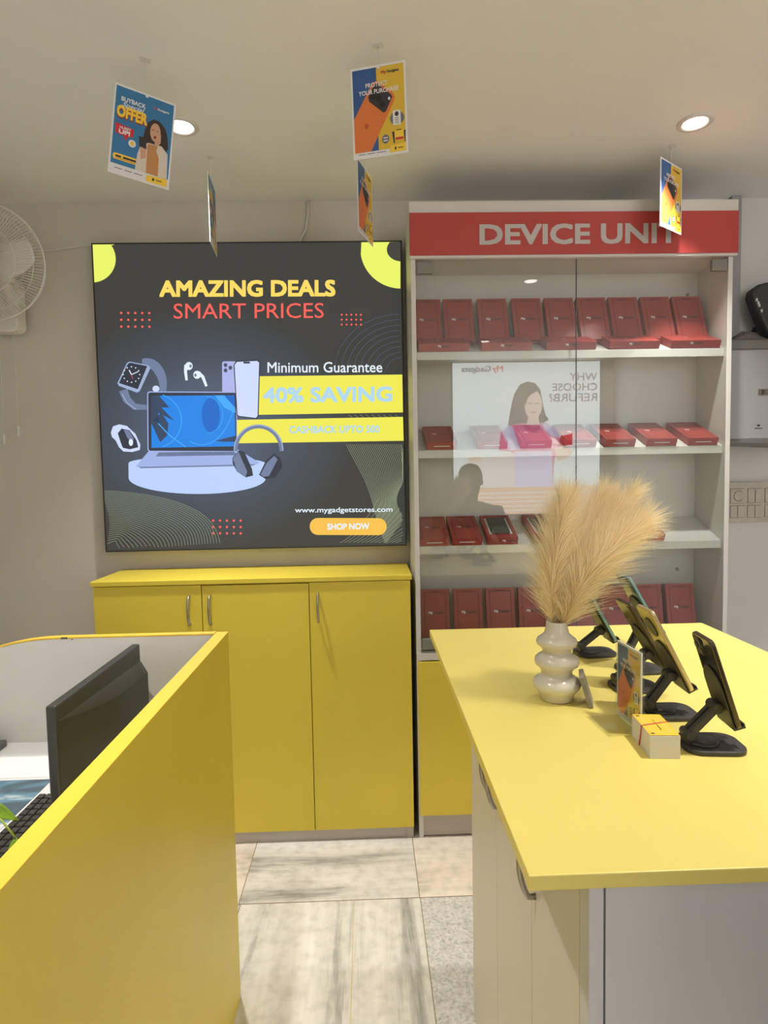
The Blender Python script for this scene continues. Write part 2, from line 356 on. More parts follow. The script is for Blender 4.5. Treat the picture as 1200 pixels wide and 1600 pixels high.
PAL = [('ink', S(62, 62, 60)), ('lime', S(232, 243, 105)), ('amber', S(255, 218, 100)), ('coral', S(250, 98, 88)), ('pale', S(228, 240, 250)), ('band', S(238, 232, 84)),
       ('iceblue', S(176, 214, 236)), ('orange', S(246, 192, 78)), ('plinthwhite', S(186, 208, 252)), ('laptop', S(158, 178, 228)), ('screen', S(28, 132, 228)), ('screenlight', S(66, 168, 246)),
       ('screendark', S(52, 70, 98)), ('dark', S(50, 54, 66)), ('steel', S(112, 126, 158)), ('phoneback', S(172, 180, 232)), ('phonefront', S(206, 218, 250)), ('lens', S(88, 96, 128)), ('waveline', S(150, 158, 128)), ('keys', S(88, 98, 128)), ('hole', S(66, 66, 62)), ('screenmid', S(14, 104, 200)), ('steelhi', S(160, 176, 212))]
IDX = {n: i for i, (n, c) in enumerate(PAL)}
sm = [emat('sign_' + n, c, 0.78) for n, c in PAL]
# the printed background: charcoal with a blue-grey halo behind the gadgets
nt = sm[0].node_tree; tcn = nt.nodes.new('ShaderNodeTexCoord'); mpn = nt.nodes.new('ShaderNodeMapping'); mpn.inputs['Location'].default_value = (-0.42, 0, -0.62); grd = nt.nodes.new('ShaderNodeVectorMath'); grd.operation = 'LENGTH'
mpn.inputs['Scale'].default_value = (1.0, 0, 1.25)
rmp = nt.nodes.new('ShaderNodeValToRGB'); rmp.color_ramp.elements[0].color = S(88, 102, 132); rmp.color_ramp.elements[1].color = S(60, 60, 57); rmp.color_ramp.elements[1].position = 0.62
k = rmp.color_ramp.elements.new(0.34); k.color = S(70, 79, 92)
nt.links.new(tcn.outputs['Object'], mpn.inputs[0]); nt.links.new(mpn.outputs[0], grd.inputs[0]); nt.links.new(grd.outputs['Value'], rmp.inputs[0]); nt.links.new(rmp.outputs[0], nt.nodes['Principled BSDF'].inputs['Emission Color'])
c = lambda n: IDX[n]
A.poly(src, c('ink'), 0)
arc = lambda cx, cy, rx, ry, a0, a1, n=20: [(cx + rx * math.cos(math.radians(a0 + (a1 - a0) * i / n)), cy + ry * math.sin(math.radians(a0 + (a1 - a0) * i / n))) for i in range(n + 1)]
A.poly([(17, 30)] + [(100, 29)] + arc(15, 84, 88, 88, -35, 86), c('lime'), 1)
A.poly([(1168, 15), (1022, 17)] + arc(1170, 42, 152, 148, 172, 91), c('lime'), 1)
A.poly([(1168, 15), (1128, 16)] + arc(1170, 44, 53, 44, 210, 92), c('hole'), 2)
# wave lines
for i in range(30):
    f = (i + 1) / 30; P = []
    for j in range(33):
        tt = PI / 2 * j / 32
        x = 62 + (36 + 400 * f ** 0.9) * math.sin(tt) ** 1.15 + 10 * math.sin(4 * tt + 5 * f); y = 1185 - (18 + 212 * f ** 0.8) * math.cos(tt) ** 0.8 - 16 * math.sin(2 * tt) * (1 - f)
        if y < 1172 - (x - 62) * 0.022: P.append((x, y))
    if len(P) > 3: A.line(P, 1.5, c('waveline'), 1)
for i in range(30):
    f = i / 29
    P = [(962 + 215 * f + (1 - f) * 175 * tt ** 1.6 + 34 * math.sin(PI * tt * 1.3) * (1 - f) + 28 * f * math.sin(PI * tt * 2), 775 + (1 - f * 0.25) * 375 * tt) for tt in (j / 30 for j in range(31))]
    P = [p for p in P if p[0] < 1174]
    if len(P) > 3: A.line(P, 1.5, c('waveline'), 1)
for i in range(14):
    f = i / 13; P = [(930 + 16 * i + 150 * tt, 1150 - 90 * tt ** 2 * (1.2 - f) - 60 * tt) for tt in (j / 20 for j in range(21))]
    P = [p for p in P if p[0] < 1174 and p[1] < 1150]
    if len(P) > 3: A.line(P, 1.4, c('waveline'), 1)
for i in range(9):
    r = 60 + i * 24; P = [p for p in arc(1172, 500, r * 1.0, r * 0.85, 183, 268, 26) if p[0] < 1172 and p[1] < 516]
    if len(P) > 3: A.line(P, 1.2, c('lens'), 1)
for i in range(9): A.line([(970 + 22 * i, 664), (990 + 22 * i, 680)], 1.3, c('waveline'), 1)
A.text('AMAZING DEALS', 265, 163, 924, 226, c('amber'), 3, bold=0.035, slope=-5)
A.text('SMART PRICES', 318, 250, 880, 307, c('coral'), 3, bold=0.0, slope=-5)
for x0, x1, y0, y1, r in ((122, 227, 286, 337, 4.5), (947, 1019, 289, 326, 3.6), (461, 564, 1065, 1113, 4.5)):
    for i in range(5):
        for j in range(3): A.ell(x0 + (x1 - x0) * i / 4, y0 + (y1 - y0) * j / 2, r, r, c('coral'), 3, 10)
A.text('Minimum Guarantee', 668, 468, 1098, 508, c('pale'), 3, bold=0.008, slope=-3)
A.poly([(600, 522), (1173, 513), (1175, 655), (600, 667)], c('band'), 2)
A.poly([(540, 686), (1175, 672), (1177, 762), (540, 774)], c('band'), 2)
A.text('40% SAVING', 651, 563, 1135, 622, c('iceblue'), 3, bold=0.03, slope=-6)
A.text('CASHBACK UPTO 500', 748, 708, 1087, 736, c('iceblue'), 3, bold=0.025, slope=-4)
A.text('www.mygadgetstores.com', 768, 1015, 1134, 1040, c('pale'), 3, bold=0.01, slope=-4)
A.rr(823, 1054, 1112, 1118, 31, c('orange'), 3)
A.text('SHOP NOW', 889, 1075, 1047, 1099, c('pale'), 4, bold=0.03, slope=-3)
# platform, laptop
A.poly([(145, 862)] + arc(402, 850, 257, 26, 180, 360) + arc(402, 905, 257, 60, 0, 180, 30), c('plinthwhite'), 3)
A.poly([(172, 862), (222, 804), (556, 797), (636, 846), (628, 852), (176, 864)], c('laptop'), 5)
A.poly([(180, 863), (626, 851), (610, 858), (192, 869)], c('steel'), 4)
A.poly([(248, 824), (258, 809), (540, 803), (551, 818)], c('keys'), 6)
for i in range(4):
    y = 807 + i * 4.6
    A.line([(256 - i * 2.5, y), (541 + i * 2.5, y - 6)], 0.8, c('laptop'), 7)
A.rr(217, 580, 553, 806, 10, c('laptop'), 6)
A.rr(221, 584, 550, 803, 8, c('dark'), 7)
A.poly([(232, 597), (544, 593), (547, 785), (232, 792)], c('screen'), 8)
A.poly([(232, 597), (262, 597), (300, 640), (270, 640), (318, 690), (258, 660), (262, 700), (240, 690), (252, 740), (232, 700)], c('screendark'), 9)
A.poly([(240, 688), (270, 660), (296, 700), (292, 745), (265, 770), (248, 735)], c('screendark'), 9)
A.poly([(505, 594), (544, 593), (546, 640), (530, 625)], c('screenmid'), 9)
A.poly([(470, 594), (505, 594), (546, 640), (547, 660), (505, 640)], c('screenlight'), 10)
A.poly([(470, 765), (547, 745), (547, 768), (500, 768)], c('screendark'), 9)
A.line(arc(250, 690, 95, 100, -75, 75), 3, c('screenlight'), 10); A.line(arc(420, 560, 130, 220, 20, 110), 3, c('screenlight'), 10)
A.ell(455, 668, 34, 66, c('screenmid'), 9); A.line(arc(440, 668, 60, 68, -90, 90), 2, c('screenlight'), 10)
A.line([(258, 700), (300, 745), (360, 788)], 4, c('screenlight'), 10)
# phones
A.rr(498, 466, 560, 600, 8, c('phoneback'), 4)
for x, y in ((511, 480), (511, 500), (529, 490)): A.ell(x, y, 7.5, 8, c('lens'), 5, 14); A.ell(x, y, 3.5, 4, c('dark'), 6, 10)
A.poly(rrect(541, 641, 460, 682, 10)[0:0] or [(551, 463), (632, 459), (641, 468), (634, 672), (626, 682), (560, 674), (552, 668), (541, 480)], c('dark'), 9)
A.poly([(554, 468), (630, 464), (637, 471), (630, 670), (624, 678), (562, 671), (555, 666), (545, 480)], c('phonefront'), 10)
A.rr(578, 467, 603, 474, 3, c('dark'), 11)
# earbuds
A.ell(374, 484, 14, 15, c('pale'), 4); A.line([(364, 480), (361, 505), (365, 538)], [15, 11, 9], c('pale'), 4); A.ell(380, 484, 5, 6, c('steel'), 5, 12)
A.ell(404, 517, 14, 15, c('pale'), 4); A.line([(408, 508), (426, 525), (439, 560)], [14, 12, 9], c('pale'), 4); A.ell(398, 518, 5, 6, c('steel'), 5, 12)
# watch
A.line(arc(205, 560, 72, 92, -95, 60), [20, 26, 30, 34, 36, 36, 36, 36, 36, 34, 32, 30, 28, 26, 26, 26, 28, 30, 30, 28, 26], c('steel'), 3)
A.line([(128, 575), (140, 610), (170, 638), (215, 640)], [34, 30, 24, 18], c('steel'), 3); A.line([(124, 590), (140, 622), (175, 648)], 3, c('steelhi'), 4)
A.ell(250, 570, 13, 12, c('phonefront'), 5)
A.poly([(152, 468), (222, 482), (230, 492), (190, 578), (180, 585), (112, 560), (106, 550), (142, 474)], c('steelhi'), 5)
A.poly([(154, 472), (218, 485), (182, 572), (112, 549), (145, 478)], c('dark'), 6)
for i in range(12):
    a = 2 * PI * i / 12; A.ell(159 + 31 * math.cos(a), 517 + 29 * math.sin(a), 2.6, 2.6, c('pale'), 7, 6)
A.line([(159, 517), (184, 506)], 3, c('pale'), 7); A.line([(159, 517), (150, 500)], 3.5, c('pale'), 7); A.line([(159, 517), (164, 535)], 1.5, c('coral'), 7)
# mouse
A.poly([(80, 735), (88, 712), (112, 704), (140, 710), (172, 740), (190, 780), (188, 800), (160, 808), (126, 806), (110, 790), (98, 765), (84, 752)], c('phonefront'), 4)
A.poly([(106, 738), (120, 720), (150, 726), (176, 764), (182, 790), (150, 798), (124, 792), (116, 770)], c('dark'), 5)
A.poly([(128, 724), (150, 728), (166, 760), (158, 776), (140, 752)], c('steel'), 6); A.ell(155, 772, 8, 13, c('pale'), 7)
# headphones
A.line(arc(633, 800, 86, 90, 178, 362, 30), 15, c('steel'), 11); A.line(arc(633, 800, 91, 95, 180, 360, 30), 4, c('steelhi'), 12)
A.poly([(535, 828), (560, 800), (580, 806), (608, 870), (612, 895), (585, 902), (552, 880), (536, 850)], c('dark'), 12)
A.poly([(536, 830), (558, 806), (590, 880), (584, 900), (552, 878)], c('steel'), 13)
A.poly([(634, 892), (660, 840), (690, 812), (716, 830), (722, 862), (695, 902), (658, 908)], c('dark'), 12)
A.poly([(640, 890), (664, 846), (692, 820), (704, 834), (672, 896), (650, 900)], c('steel'), 13)
link('printed_face', A.mesh('printed_face', sm), SG, (0, 0, 0))

# ------------------------------------------------------------------ reception desk (left)
RD = thing('reception_desk', 'yellow reception desk with raised panels in the left foreground', 'desk', (-0.375, 1.595, 0))
dz, RY = 1.013, -1.75   # y extent is relative to the far corner
obj('side_panel', MB().box(-0.030, 0.0, RY, 0.0, 0.0, dz - 0.002), YEL, RD, 0.001)
obj('edge_band', MB().box(-0.0305, 0.0005, RY, 0.0005, dz - 0.002, dz), YEL_EDGE, RD, 0.0006, 'bright yellow edge strip')
P = [(-0.75, 0.0), (-0.031, 0.0), (-0.031, dz - 0.002)] + [(-0.43 - 0.32 * math.sin(a), dz - 0.002 - 0.16 * (1 - math.cos(a))) for a in (PI / 2 * i / 12 for i in range(13))]
obj('end_panel', MB().prism(P, 'y', -0.022, 0.0), GREYLAM, RD, 0.001, 'grey end panel with a rounded corner')
eb = MB(); Q = [(-0.031, dz - 0.002)] + P[3:]
Q2 = [(x, z + 0.0035) for x, z in Q]
eb.prism(Q + Q2[::-1], 'y', -0.0225, 0.0005)
obj('edge_band', eb, YEL_EDGE, RD, 0, 'bright yellow edge strip')
obj('desk_top', MB().box(-1.25, -0.0305, RY, -0.0225, 0.715, 0.740), mat('white_desk_top', (0.72, 0.70, 0.69, 1), 0.35), RD, 0.001, 'white desk surface')
obj('end_panel_frame', MB().box(-1.24, -0.76, -0.045, -0.023, 0.0, 0.714), GREYLAM, RD, 0.001)
chip = MB().box(-0.425, -0.408, -0.0230, -0.0222, dz - 0.003, dz + 0.0018).box(-0.398, -0.395, -0.0230, -0.0222, dz - 0.006, dz - 0.003)
obj('chipped_edge', chip, DKGREY, RD, 0, 'dark chips in the edge strip')

# monitor on the desk: its back faces the aisle
MO = thing('monitor', 'black computer monitor seen from behind on the reception desk', 'monitor', (-0.592, 1.33, 0.74))
mw, mz0, mz1 = 0.42, 0.035, 0.262
b = MB(); b.box(-0.014, 0.006, -mw / 2, mw / 2, mz0, mz1)
obj('housing', b, BLACKM, MO, 0.004)
bk = MB(); n = 20; top, low, bot = [], [], []
for i in range(n + 1):
    t = i / n; y = -mw / 2 + 0.004 + (mw - 0.006) * t; zu = mz1 - 0.030 - 0.014 * t; zl = zu - 0.0005 - 0.030 * math.sin(min(1, t * 1.5) * PI / 2)
    top.append(bk.bm.verts.new((0.0062, y, zu))); low.append(bk.bm.verts.new((0.0062 + 0.017 * math.sin(min(1, t * 1.5) * PI / 2), y, zl))); bot.append(bk.bm.verts.new((0.0075 + 0.016 * math.sin(min(1, t * 1.5) * PI / 2), y, mz0 + 0.008)))
base = [bk.bm.verts.new((0.0058, v.co.y, mz0 + 0.004)) for v in bot]
for i in range(n):
    for a_, b_ in ((top, low), (low, bot), (bot, base)):
        f = bk.bm.faces.new((a_[i], a_[i + 1], b_[i + 1], b_[i])); f.smooth = a_ is not low
bk.bm.faces.new((top[n], low[n], bot[n], base[n])); bk.bm.faces.new((top[0], base[0], bot[0], low[0]))
obj('back_shell', bk, BLACKM, MO, 0, 'raised black back shell with a scooped upper edge')
obj('screen', MB().box(-0.0155, -0.0142, -mw / 2 + .012, mw / 2 - .012, mz0 + .02, mz1 - .012), BLACK, MO)
obj('stand', MB().box(-0.02, 0.01, -0.04, 0.04, 0.008, mz0 + 0.04).prism(rrect(-0.006, 0.14, -0.11, 0.11, 0.03), 'z', 0.0, 0.009), BLACKM, MO, 0.002)
lg = Art(); lg.text('V21', -0.03, 0.020, 0.03, 0, 0, 1, bold=0.01)
link('logo', lg.mesh('logo', [DKGREY]), MO, (0.0062, 0.155, 0.222), (0, 0, PI / 2), label='faint embossed marking')

# keyboard
KB = thing('keyboard', 'black computer keyboard lying behind the monitor on the desk', 'keyboard', (-0.654, 1.06, 0.7412), (0, 0, 0))
obj('keyboard_body', MB().prism(rrect(-0.055, 0.050, -0.22, 0.21, 0.008), 'z', 0.0, 0.016), BLACK, KB, 0.003)
ky = MB()
for i in range(6):
    for j in range(20):
        x = -0.049 + i * 0.0163; y = -0.205 + j * 0.0205
        ky.prism([(x, y), (x + 0.0138, y), (x + 0.0138, y + 0.0175), (x, y + 0.0175)], 'z', 0.016, 0.0215)
obj('keys', ky, mat('key_plastic', (0.04, 0.038, 0.032, 1), 0.25), KB, 0.002, 'glossy black keys')
# picture mat and white sheet, small grey thing
def sky_mat():
    M = mat('mat_picture', S(90, 120, 140), 0.5); nt = M.node_tree; b = nt.nodes['Principled BSDF']
    tc = nt.nodes.new('ShaderNodeTexCoord'); mp = nt.nodes.new('ShaderNodeMapping'); mp.inputs['Scale'].default_value = (5, 9, 1); mp.inputs['Rotation'].default_value = (0, 0, 0.5)
    n = nt.nodes.new('ShaderNodeTexNoise'); n.inputs['Scale'].default_value = 1.1; n.inputs['Detail'].default_value = 5; n.inputs['Distortion'].default_value = 1.0
    r = nt.nodes.new('ShaderNodeValToRGB'); e = r.color_ramp.elements; e[0].position = 0.38; e[0].color = S(72, 88, 98); e[1].position = 0.62; e[1].color = S(222, 222, 218); q = e.new(0.5); q.color = S(92, 132, 152)
    nt.links.new(tc.outputs['Object'], mp.inputs[0]); nt.links.new(mp.outputs[0], n.inputs['Vector']); nt.links.new(n.outputs[0], r.inputs[0]); nt.links.new(r.outputs[0], b.inputs['Base Color'])
    return M
tag(obj('picture_mat', MB().prism(rrect(-0.20, 0.13, -0.22, 0.0, 0.004), 'z', 0, 0.0012), sky_mat(), loc=(-0.86, 1.366, 0.7402)), 'flat mat printed with a cloudy blue sky beside the keyboard', 'mat')
tag(obj('paper_sheet', MB().box(-0.18, 0.16, -0.125, 0.0, 0, 0.0006), PRWHITE, loc=(-0.90, 1.503, 0.7402)), 'plain white sheet lying flat on the desk near the grey end panel', 'paper')
GB = thing('grey_device', 'small dark grey device cut off by the left edge on the desk', 'device', (-0.985, 1.50, 0.7408))
obj('device_body', MB().prism(rrect(-0.05, 0.045, -0.04, 0.06, 0.012), 'z', 0, 0.014), DKGREY, GB, 0.003)
obj('device_cap', MB().prism(rrect(-0.04, 0.034, -0.03, 0.05, 0.01), 'z', 0.014, 0.017), mat('mid_grey', (0.2, 0.19, 0.19, 1), 0.4), GB, 0.001)
GP = thing('bottle', 'small bottle with a green cap just showing over the half wall', 'bottle', (-0.503, 1.49, 0.74))
obj('bottle_body', MB().lathe([(0.014, 0), (0.015, 0.01), (0.015, 0.09), (0.007, 0.115), (0.007, 0.135)], 20), mat('clear_grey', (0.5, 0.5, 0.46, 1), 0.2), GP)
obj('cap', MB().lathe([(0.0085, 0.134), (0.009, 0.15), (0.008, 0.161), (0.004, 0.164)], 16), mat('green_cap', S(70, 190, 110), 0.4), GP, 0, 'bright green cap')

# pothos plant
PL = thing('potted_plant', 'trailing green pothos plant at the left edge in front of the keyboard', 'plant', (-0.775, 0.945, 0.7405))
obj('pot', MB().lathe([(0.030, 0), (0.036, 0.002), (0.046, 0.08), (0.048, 0.085), (0.043, 0.085), (0.040, 0.07), (0.001, 0.07)], 28), mat('white_pot', (0.7, 0.68, 0.64, 1), 0.3), PL)
LEAF = mat('leaf_green', S(110, 142, 30), 0.35, var=0.35, scale=30); STEMM = mat('stem_green', S(150, 168, 70), 0.5)
def leaf(L_, W_, fold=0.25, curl=0.3):
    b = MB(); n = 9; rows = []
    for i in range(n + 1):
        t = i / n; wv = W_ * (math.sin(PI * min(1, t * 1.02)) ** 0.75) * (1.15 - 0.55 * t) if 0 < i < n else 0.0008
        x = L_ * t; z = -curl * L_ * t * t
        rows.append([b.bm.verts.new((x, s_ * wv * q, z + fold * abs(q) * wv)) for s_, q in ((-1, 1), (-1, .5), (1, 0), (1, .5), (1, 1))])
    for r0, r1 in zip(rows, rows[1:]):
        for k_ in range(4): f = b.bm.faces.new((r0[k_], r0[k_ + 1], r1[k_ + 1], r1[k_])); f.smooth = True
    return b
def add_leaf(base, mid, tip, L_, W_, rot):
    st = MB(); P = []
    for i in range(9):
        t = i / 8; P.append(tuple((1 - t) ** 2 * a + 2 * t * (1 - t) * m_ + t * t * e for a, m_, e in zip(base, mid, tip)))
    so = obj('stem', st.tube(P, 0.0016, 6), STEMM, PL)
    lo = obj('leaf', leaf(L_, W_), LEAF, so, 0, None, tip, rot); sd = lo.modifiers.new('s', 'SOLIDIFY'); sd.thickness = 0.0006
add_leaf((0, 0, 0.07), (0.09, -0.02, 0.26), (0.145, 0.02, 0.165), 0.062, 0.012, (0.9, 0.35, -0.25))
add_leaf((0, 0, 0.07), (0.09, -0.04, 0.24), (0.155, -0.055, 0.140), 0.075, 0.018, (0.5, 1.1, 0.3))
add_leaf((0, 0.01, 0.07), (0.14, -0.01, 0.25), (0.225, -0.03, 0.135), 0.06, 0.012, (0.2, 1.2, -1.2))
add_leaf((0, -0.01, 0.07), (0.12, -0.09, 0.19), (0.205, -0.04, 0.085), 0.06, 0.02, (0.2, 0.2, 0.5))
add_leaf((0, 0, 0.07), (-0.05, 0.02, 0.2), (-0.09, 0.03, 0.14), 0.08, 0.03, (0, 0.3, 2.6))
add_leaf((0, 0, 0.07), (-0.02, -0.05, 0.2), (-0.03, -0.08, 0.16), 0.08, 0.03, (0, 0.3, -2.0))

# ------------------------------------------------------------------ island counter (right)
IX0, IX1, IY0, IY1, IZ = 0.179, 1.012, 0.676, 1.803, 0.95
IC = thing('island_counter', 'yellow topped island counter with cream doors in the right foreground', 'counter', (IX0, IY0, 0))
iw, idp = IX1 - IX0, IY1 - IY0
obj('countertop', MB().box(0, iw, 0, idp, IZ - 0.019, IZ), YEL_TOP, IC, 0.0015, 'bright yellow countertop')
bx, by0, by1 = 0.252 - IX0, 0.007, 1.508 - IY0
obj('body', MB().box(bx + 0.019, iw - 0.04, by0 + 0.03, by1, 0.0, IZ - 0.0195), BEIGE, IC, 0.001)
obj('front_panel', MB().box(bx + 0.0205, iw - 0.04, by0, by0 + 0.03, 0.0, IZ - 0.0195), COOL, IC, 0.001, 'front panel with a cool daylight tint in its colour')
obj('corner_post', MB().box(bx, bx + 0.018, by0 - 0.0005, by0 + 0.03, 0.0, IZ - 0.0195), COOL, IC, 0.0008)
ys = [by0 + 0.031, 0.936 - IY0, 1.205 - IY0, by1]
hy = [0.913 - IY0, 1.172 - IY0, 1.232 - IY0]
for i in range(3):
    d = obj('door', MB().box(bx, bx + 0.018, ys[i] + 0.001, ys[i + 1] - 0.001, 0.0, IZ - 0.021), BEIGE, IC, 0.001, 'cream cupboard door')
    obj('handle', bow_handle(0.11, 0.026), STEEL, d, 0, 'steel bow handle', (bx, hy[i], 0.806), (0, 0, -PI / 2))

# vase and pampas
VS = tag(obj('vase', MB().lathe([(0.012, 0.0), (0.031, 0.0), (0.0335, 0.0028), (0.0345, 0.0111), (0.04, 0.019), (0.0475, 0.0268), (0.049, 0.0342), (0.046, 0.0426), (0.037, 0.0481), (0.0315, 0.0527), (0.031, 0.0611), (0.036, 0.0675), (0.043, 0.0731), (0.0455, 0.0795), (0.0435, 0.0869), (0.037, 0.0925), (0.0295, 0.0971), (0.0285, 0.1036), (0.0325, 0.1091), (0.0395, 0.1147), (0.0412, 0.1203), (0.039, 0.1267), (0.031, 0.1327), (0.0255, 0.1378), (0.0225, 0.148), (0.0212, 0.1591), (0.0205, 0.1628), (0.0185, 0.1628), (0.018, 0.1526), (0.018, 0.111), (0.001, 0.1091)], 48), CERAM, loc=(0.383, 1.222, IZ)), 'glossy cream ribbed vase holding pampas grass on the island counter', 'vase')
PLM = bpy.data.materials.new('pampas_fibre'); PLM.use_nodes = True
_n = PLM.node_tree; _b = _n.nodes['Principled BSDF']; _b.inputs['Base Color'].default_value = (1.0, 0.90, 0.68, 1); _b.inputs['Roughness'].default_value = 0.8; _b.inputs['Specular IOR Level'].default_value = 0.1
_t = _n.nodes.new('ShaderNodeBsdfTranslucent'); _t.inputs[0].default_value = (1.0, 0.91, 0.70, 1); _mx = _n.nodes.new('ShaderNodeMixShader'); _mx.inputs[0].default_value = 0.6
_n.links.new(_b.outputs[0], _mx.inputs[1]); _n.links.new(_t.outputs[0], _mx.inputs[2]); _n.links.new(_mx.outputs[0], _n.nodes['Material Output'].inputs[0])
STALK = mat('pampas_stalk', (0.75, 0.48, 0.20, 1), 0.7)
def bez(p, t):
    a, b_, c_, d = [Vector(q) for q in p]; u = 1 - t
    return a * u ** 3 + b_ * 3 * u * u * t + c_ * 3 * u * t * t + d * t ** 3
def plume(label, ctrl, n, L0, spread, t0=0.12):
    o = thing('pampas_plume', label, 'dried grass', ctrl[0], (0, 0, 0), 'pampas plumes in the vase')
    org = Vector(ctrl[0])
    st = MB(); st.tube([bez(ctrl, i / 16) - org for i in range(17)], 0.0020, 6, r1=0.0006)
    obj('stalk', st, STALK, o)
    V, F = [], []
    for i in range(n):
        t = t0 + (1 - t0) * (random.random() ** 0.85)
        p = bez(ctrl, t); tg = (bez(ctrl, min(1, t + 0.02)) - bez(ctrl, max(0, t - 0.02))).normalized()
        a = random.random() * 2 * PI; u = tg.orthogonal().normalized(); v = tg.cross(u); rad = u * math.cos(a) + v * math.sin(a)
        ang = spread * random.uniform(0.3, 1.15) * (1 - 0.3 * t)
        le = L0 * random.uniform(0.55, 1.1) * (0.75 + 0.5 * math.sin(PI * min(1, t * 1.05)))
        d = (tg * math.cos(ang) + rad * math.sin(ang)).normalized()
        side = d.cross(Vector((random.uniform(-1, 1), random.uniform(-1, 1), random.uniform(-1, 1)))).normalized()
        wd = random.uniform(0.0004, 0.0007); b0 = len(V); ns = 4; q = p.copy(); dd = d.copy()
        curl = rad * random.uniform(-0.05, 0.20) + Vector((random.uniform(-.08, .08), random.uniform(-.08, .08), -random.uniform(0.0, 0.10)))
        for k_ in range(ns + 1):
            w_ = wd * (1 - k_ / (ns + 0.3)); V += [tuple(q - org - side * w_), tuple(q - org + side * w_)]
            q = q + dd * le / ns; dd = (dd + curl * 0.6).normalized()
        for k_ in range(ns): F.append((b0 + 2 * k_, b0 + 2 * k_ + 1, b0 + 2 * k_ + 3, b0 + 2 * k_ + 2))
    me = bpy.data.meshes.new('plumage'); me.from_pydata(V, [], F); me.materials.append(PLM)
    link('plumage', me, o)
plume('upright pampas plume on the left side of the vase', [(0.377, 1.222, 1.070), (0.366, 1.222, 1.17), (0.374, 1.215, 1.27), (0.400, 1.21, 1.362)], 4800, 0.088, 0.80)
plume('middle pampas plume fanning up to the right', [(0.383, 1.226, 1.070), (0.395, 1.235, 1.18), (0.44, 1.245, 1.28), (0.490, 1.25, 1.368)], 3800, 0.085, 0.75)
plume('pampas plume arching furthest to the right', [(0.388, 1.218, 1.070), (0.40, 1.205, 1.16), (0.45, 1.19, 1.245), (0.540, 1.18, 1.315)], 5000, 0.100, 0.85)
plume('pampas plume rising between the outer right plumes', [(0.385, 1.22, 1.070), (0.40, 1.225, 1.18), (0.45, 1.23, 1.28), (0.538, 1.23, 1.366)], 4000, 0.086, 0.75)

# leaning grey slab
tag(obj('grey_slab', MB().prism(rrect(-0.027, 0.027, 0, 0.066, 0.004), 'x', -0.0045, 0.0045), mat('slab_grey', (0.30, 0.27, 0.22, 1), 0.5, var=0.15, scale=60), loc=(0.442, 1.188, IZ), rot=(0, -0.30, -0.33), bev=0.001), 'narrow grey slab leaning against the side of the vase', 'slab')

# phone stands with phones
def make_stand(label, loc, phi, tau, ax, az):
    o = thing('phone_stand', label, 'phone stand', loc, (0, 0, phi), 'phone stands on the island counter')
    obj('base', MB().prism(rrect(-0.012, 0.088, -0.040, 0.040, 0.026, 8), 'z', 0, 0.008), BLACK, o, 0.002)
    obj('swivel_disc', MB().lathe([(0.026, 0.008), (0.026, 0.0105), (0.024, 0.012), (0.001, 0.012)], 28, 0, 'z', (0.024, 0, 0)), BLACK, o)
    hg = MB(); hg.prism([(-0.006, 0.0082), (0.016, 0.0082), (0.010, 0.024), (-0.004, 0.026)], 'y', -0.013, 0.013); hg.lathe([(0.0075, -0.016), (0.0075, 0.016)], 16, 0, 'y', (0.0, 0, 0.022))
    obj('lower_hinge', hg, BLACK, o, 0.001)
    a = Vector((0.0, 0, 0.022)); b_ = Vector((ax, 0, az)); d = b_ - a; ln = d.length; th = math.atan2(d.x, d.z)
    ar = MB(); ar.box(-0.0055, 0.0055, -0.0125, -0.0035, 0.002, ln - 0.002).box(-0.0055, 0.0055, 0.0035, 0.0125, 0.002, ln - 0.002).box(-0.003, 0.003, -0.0036, 0.0036, 0.006, ln - 0.006)
    obj('arm', ar, BLACK, o, 0.0012, None, tuple(a), (0, th, 0))
    hd = thing_part = bpy.data.objects.new('head', MB().lathe([(0.0085, -0.015), (0.0085, 0.015)], 18, 0, 'y').box(-0.004, 0.008, -0.011, 0.011, -0.007, 0.007).mesh('upper_hinge', BLACK))
    hd.name = 'upper_hinge'; COL.objects.link(hd); hd.parent = o; hd.location = b_; hd.rotation_euler = (0, -tau, 0)
    pl = MB(); P = [(-0.030, -0.036), (0.030, -0.036)] + [(0.031 * math.cos(q), 0.035 + 0.034 * math.sin(q)) for q in (PI * i / 14 for i in range(15))]
    pl.prism(P, 'x', 0.0085, 0.0115)
    obj('back_plate', pl, BLACK, hd, 0.001)
    obj('lip', MB().box(0.0118, 0.029, -0.026, -0.010, -0.038, -0.034).box(0.0118, 0.029, 0.010, 0.026, -0.038, -0.034).box(0.0265, 0.029, -0.026, -0.010, -0.034, -0.029).box(0.0265, 0.029, 0.010, 0.026, -0.034, -0.029), BLACK, hd, 0.0008)
    return o, hd
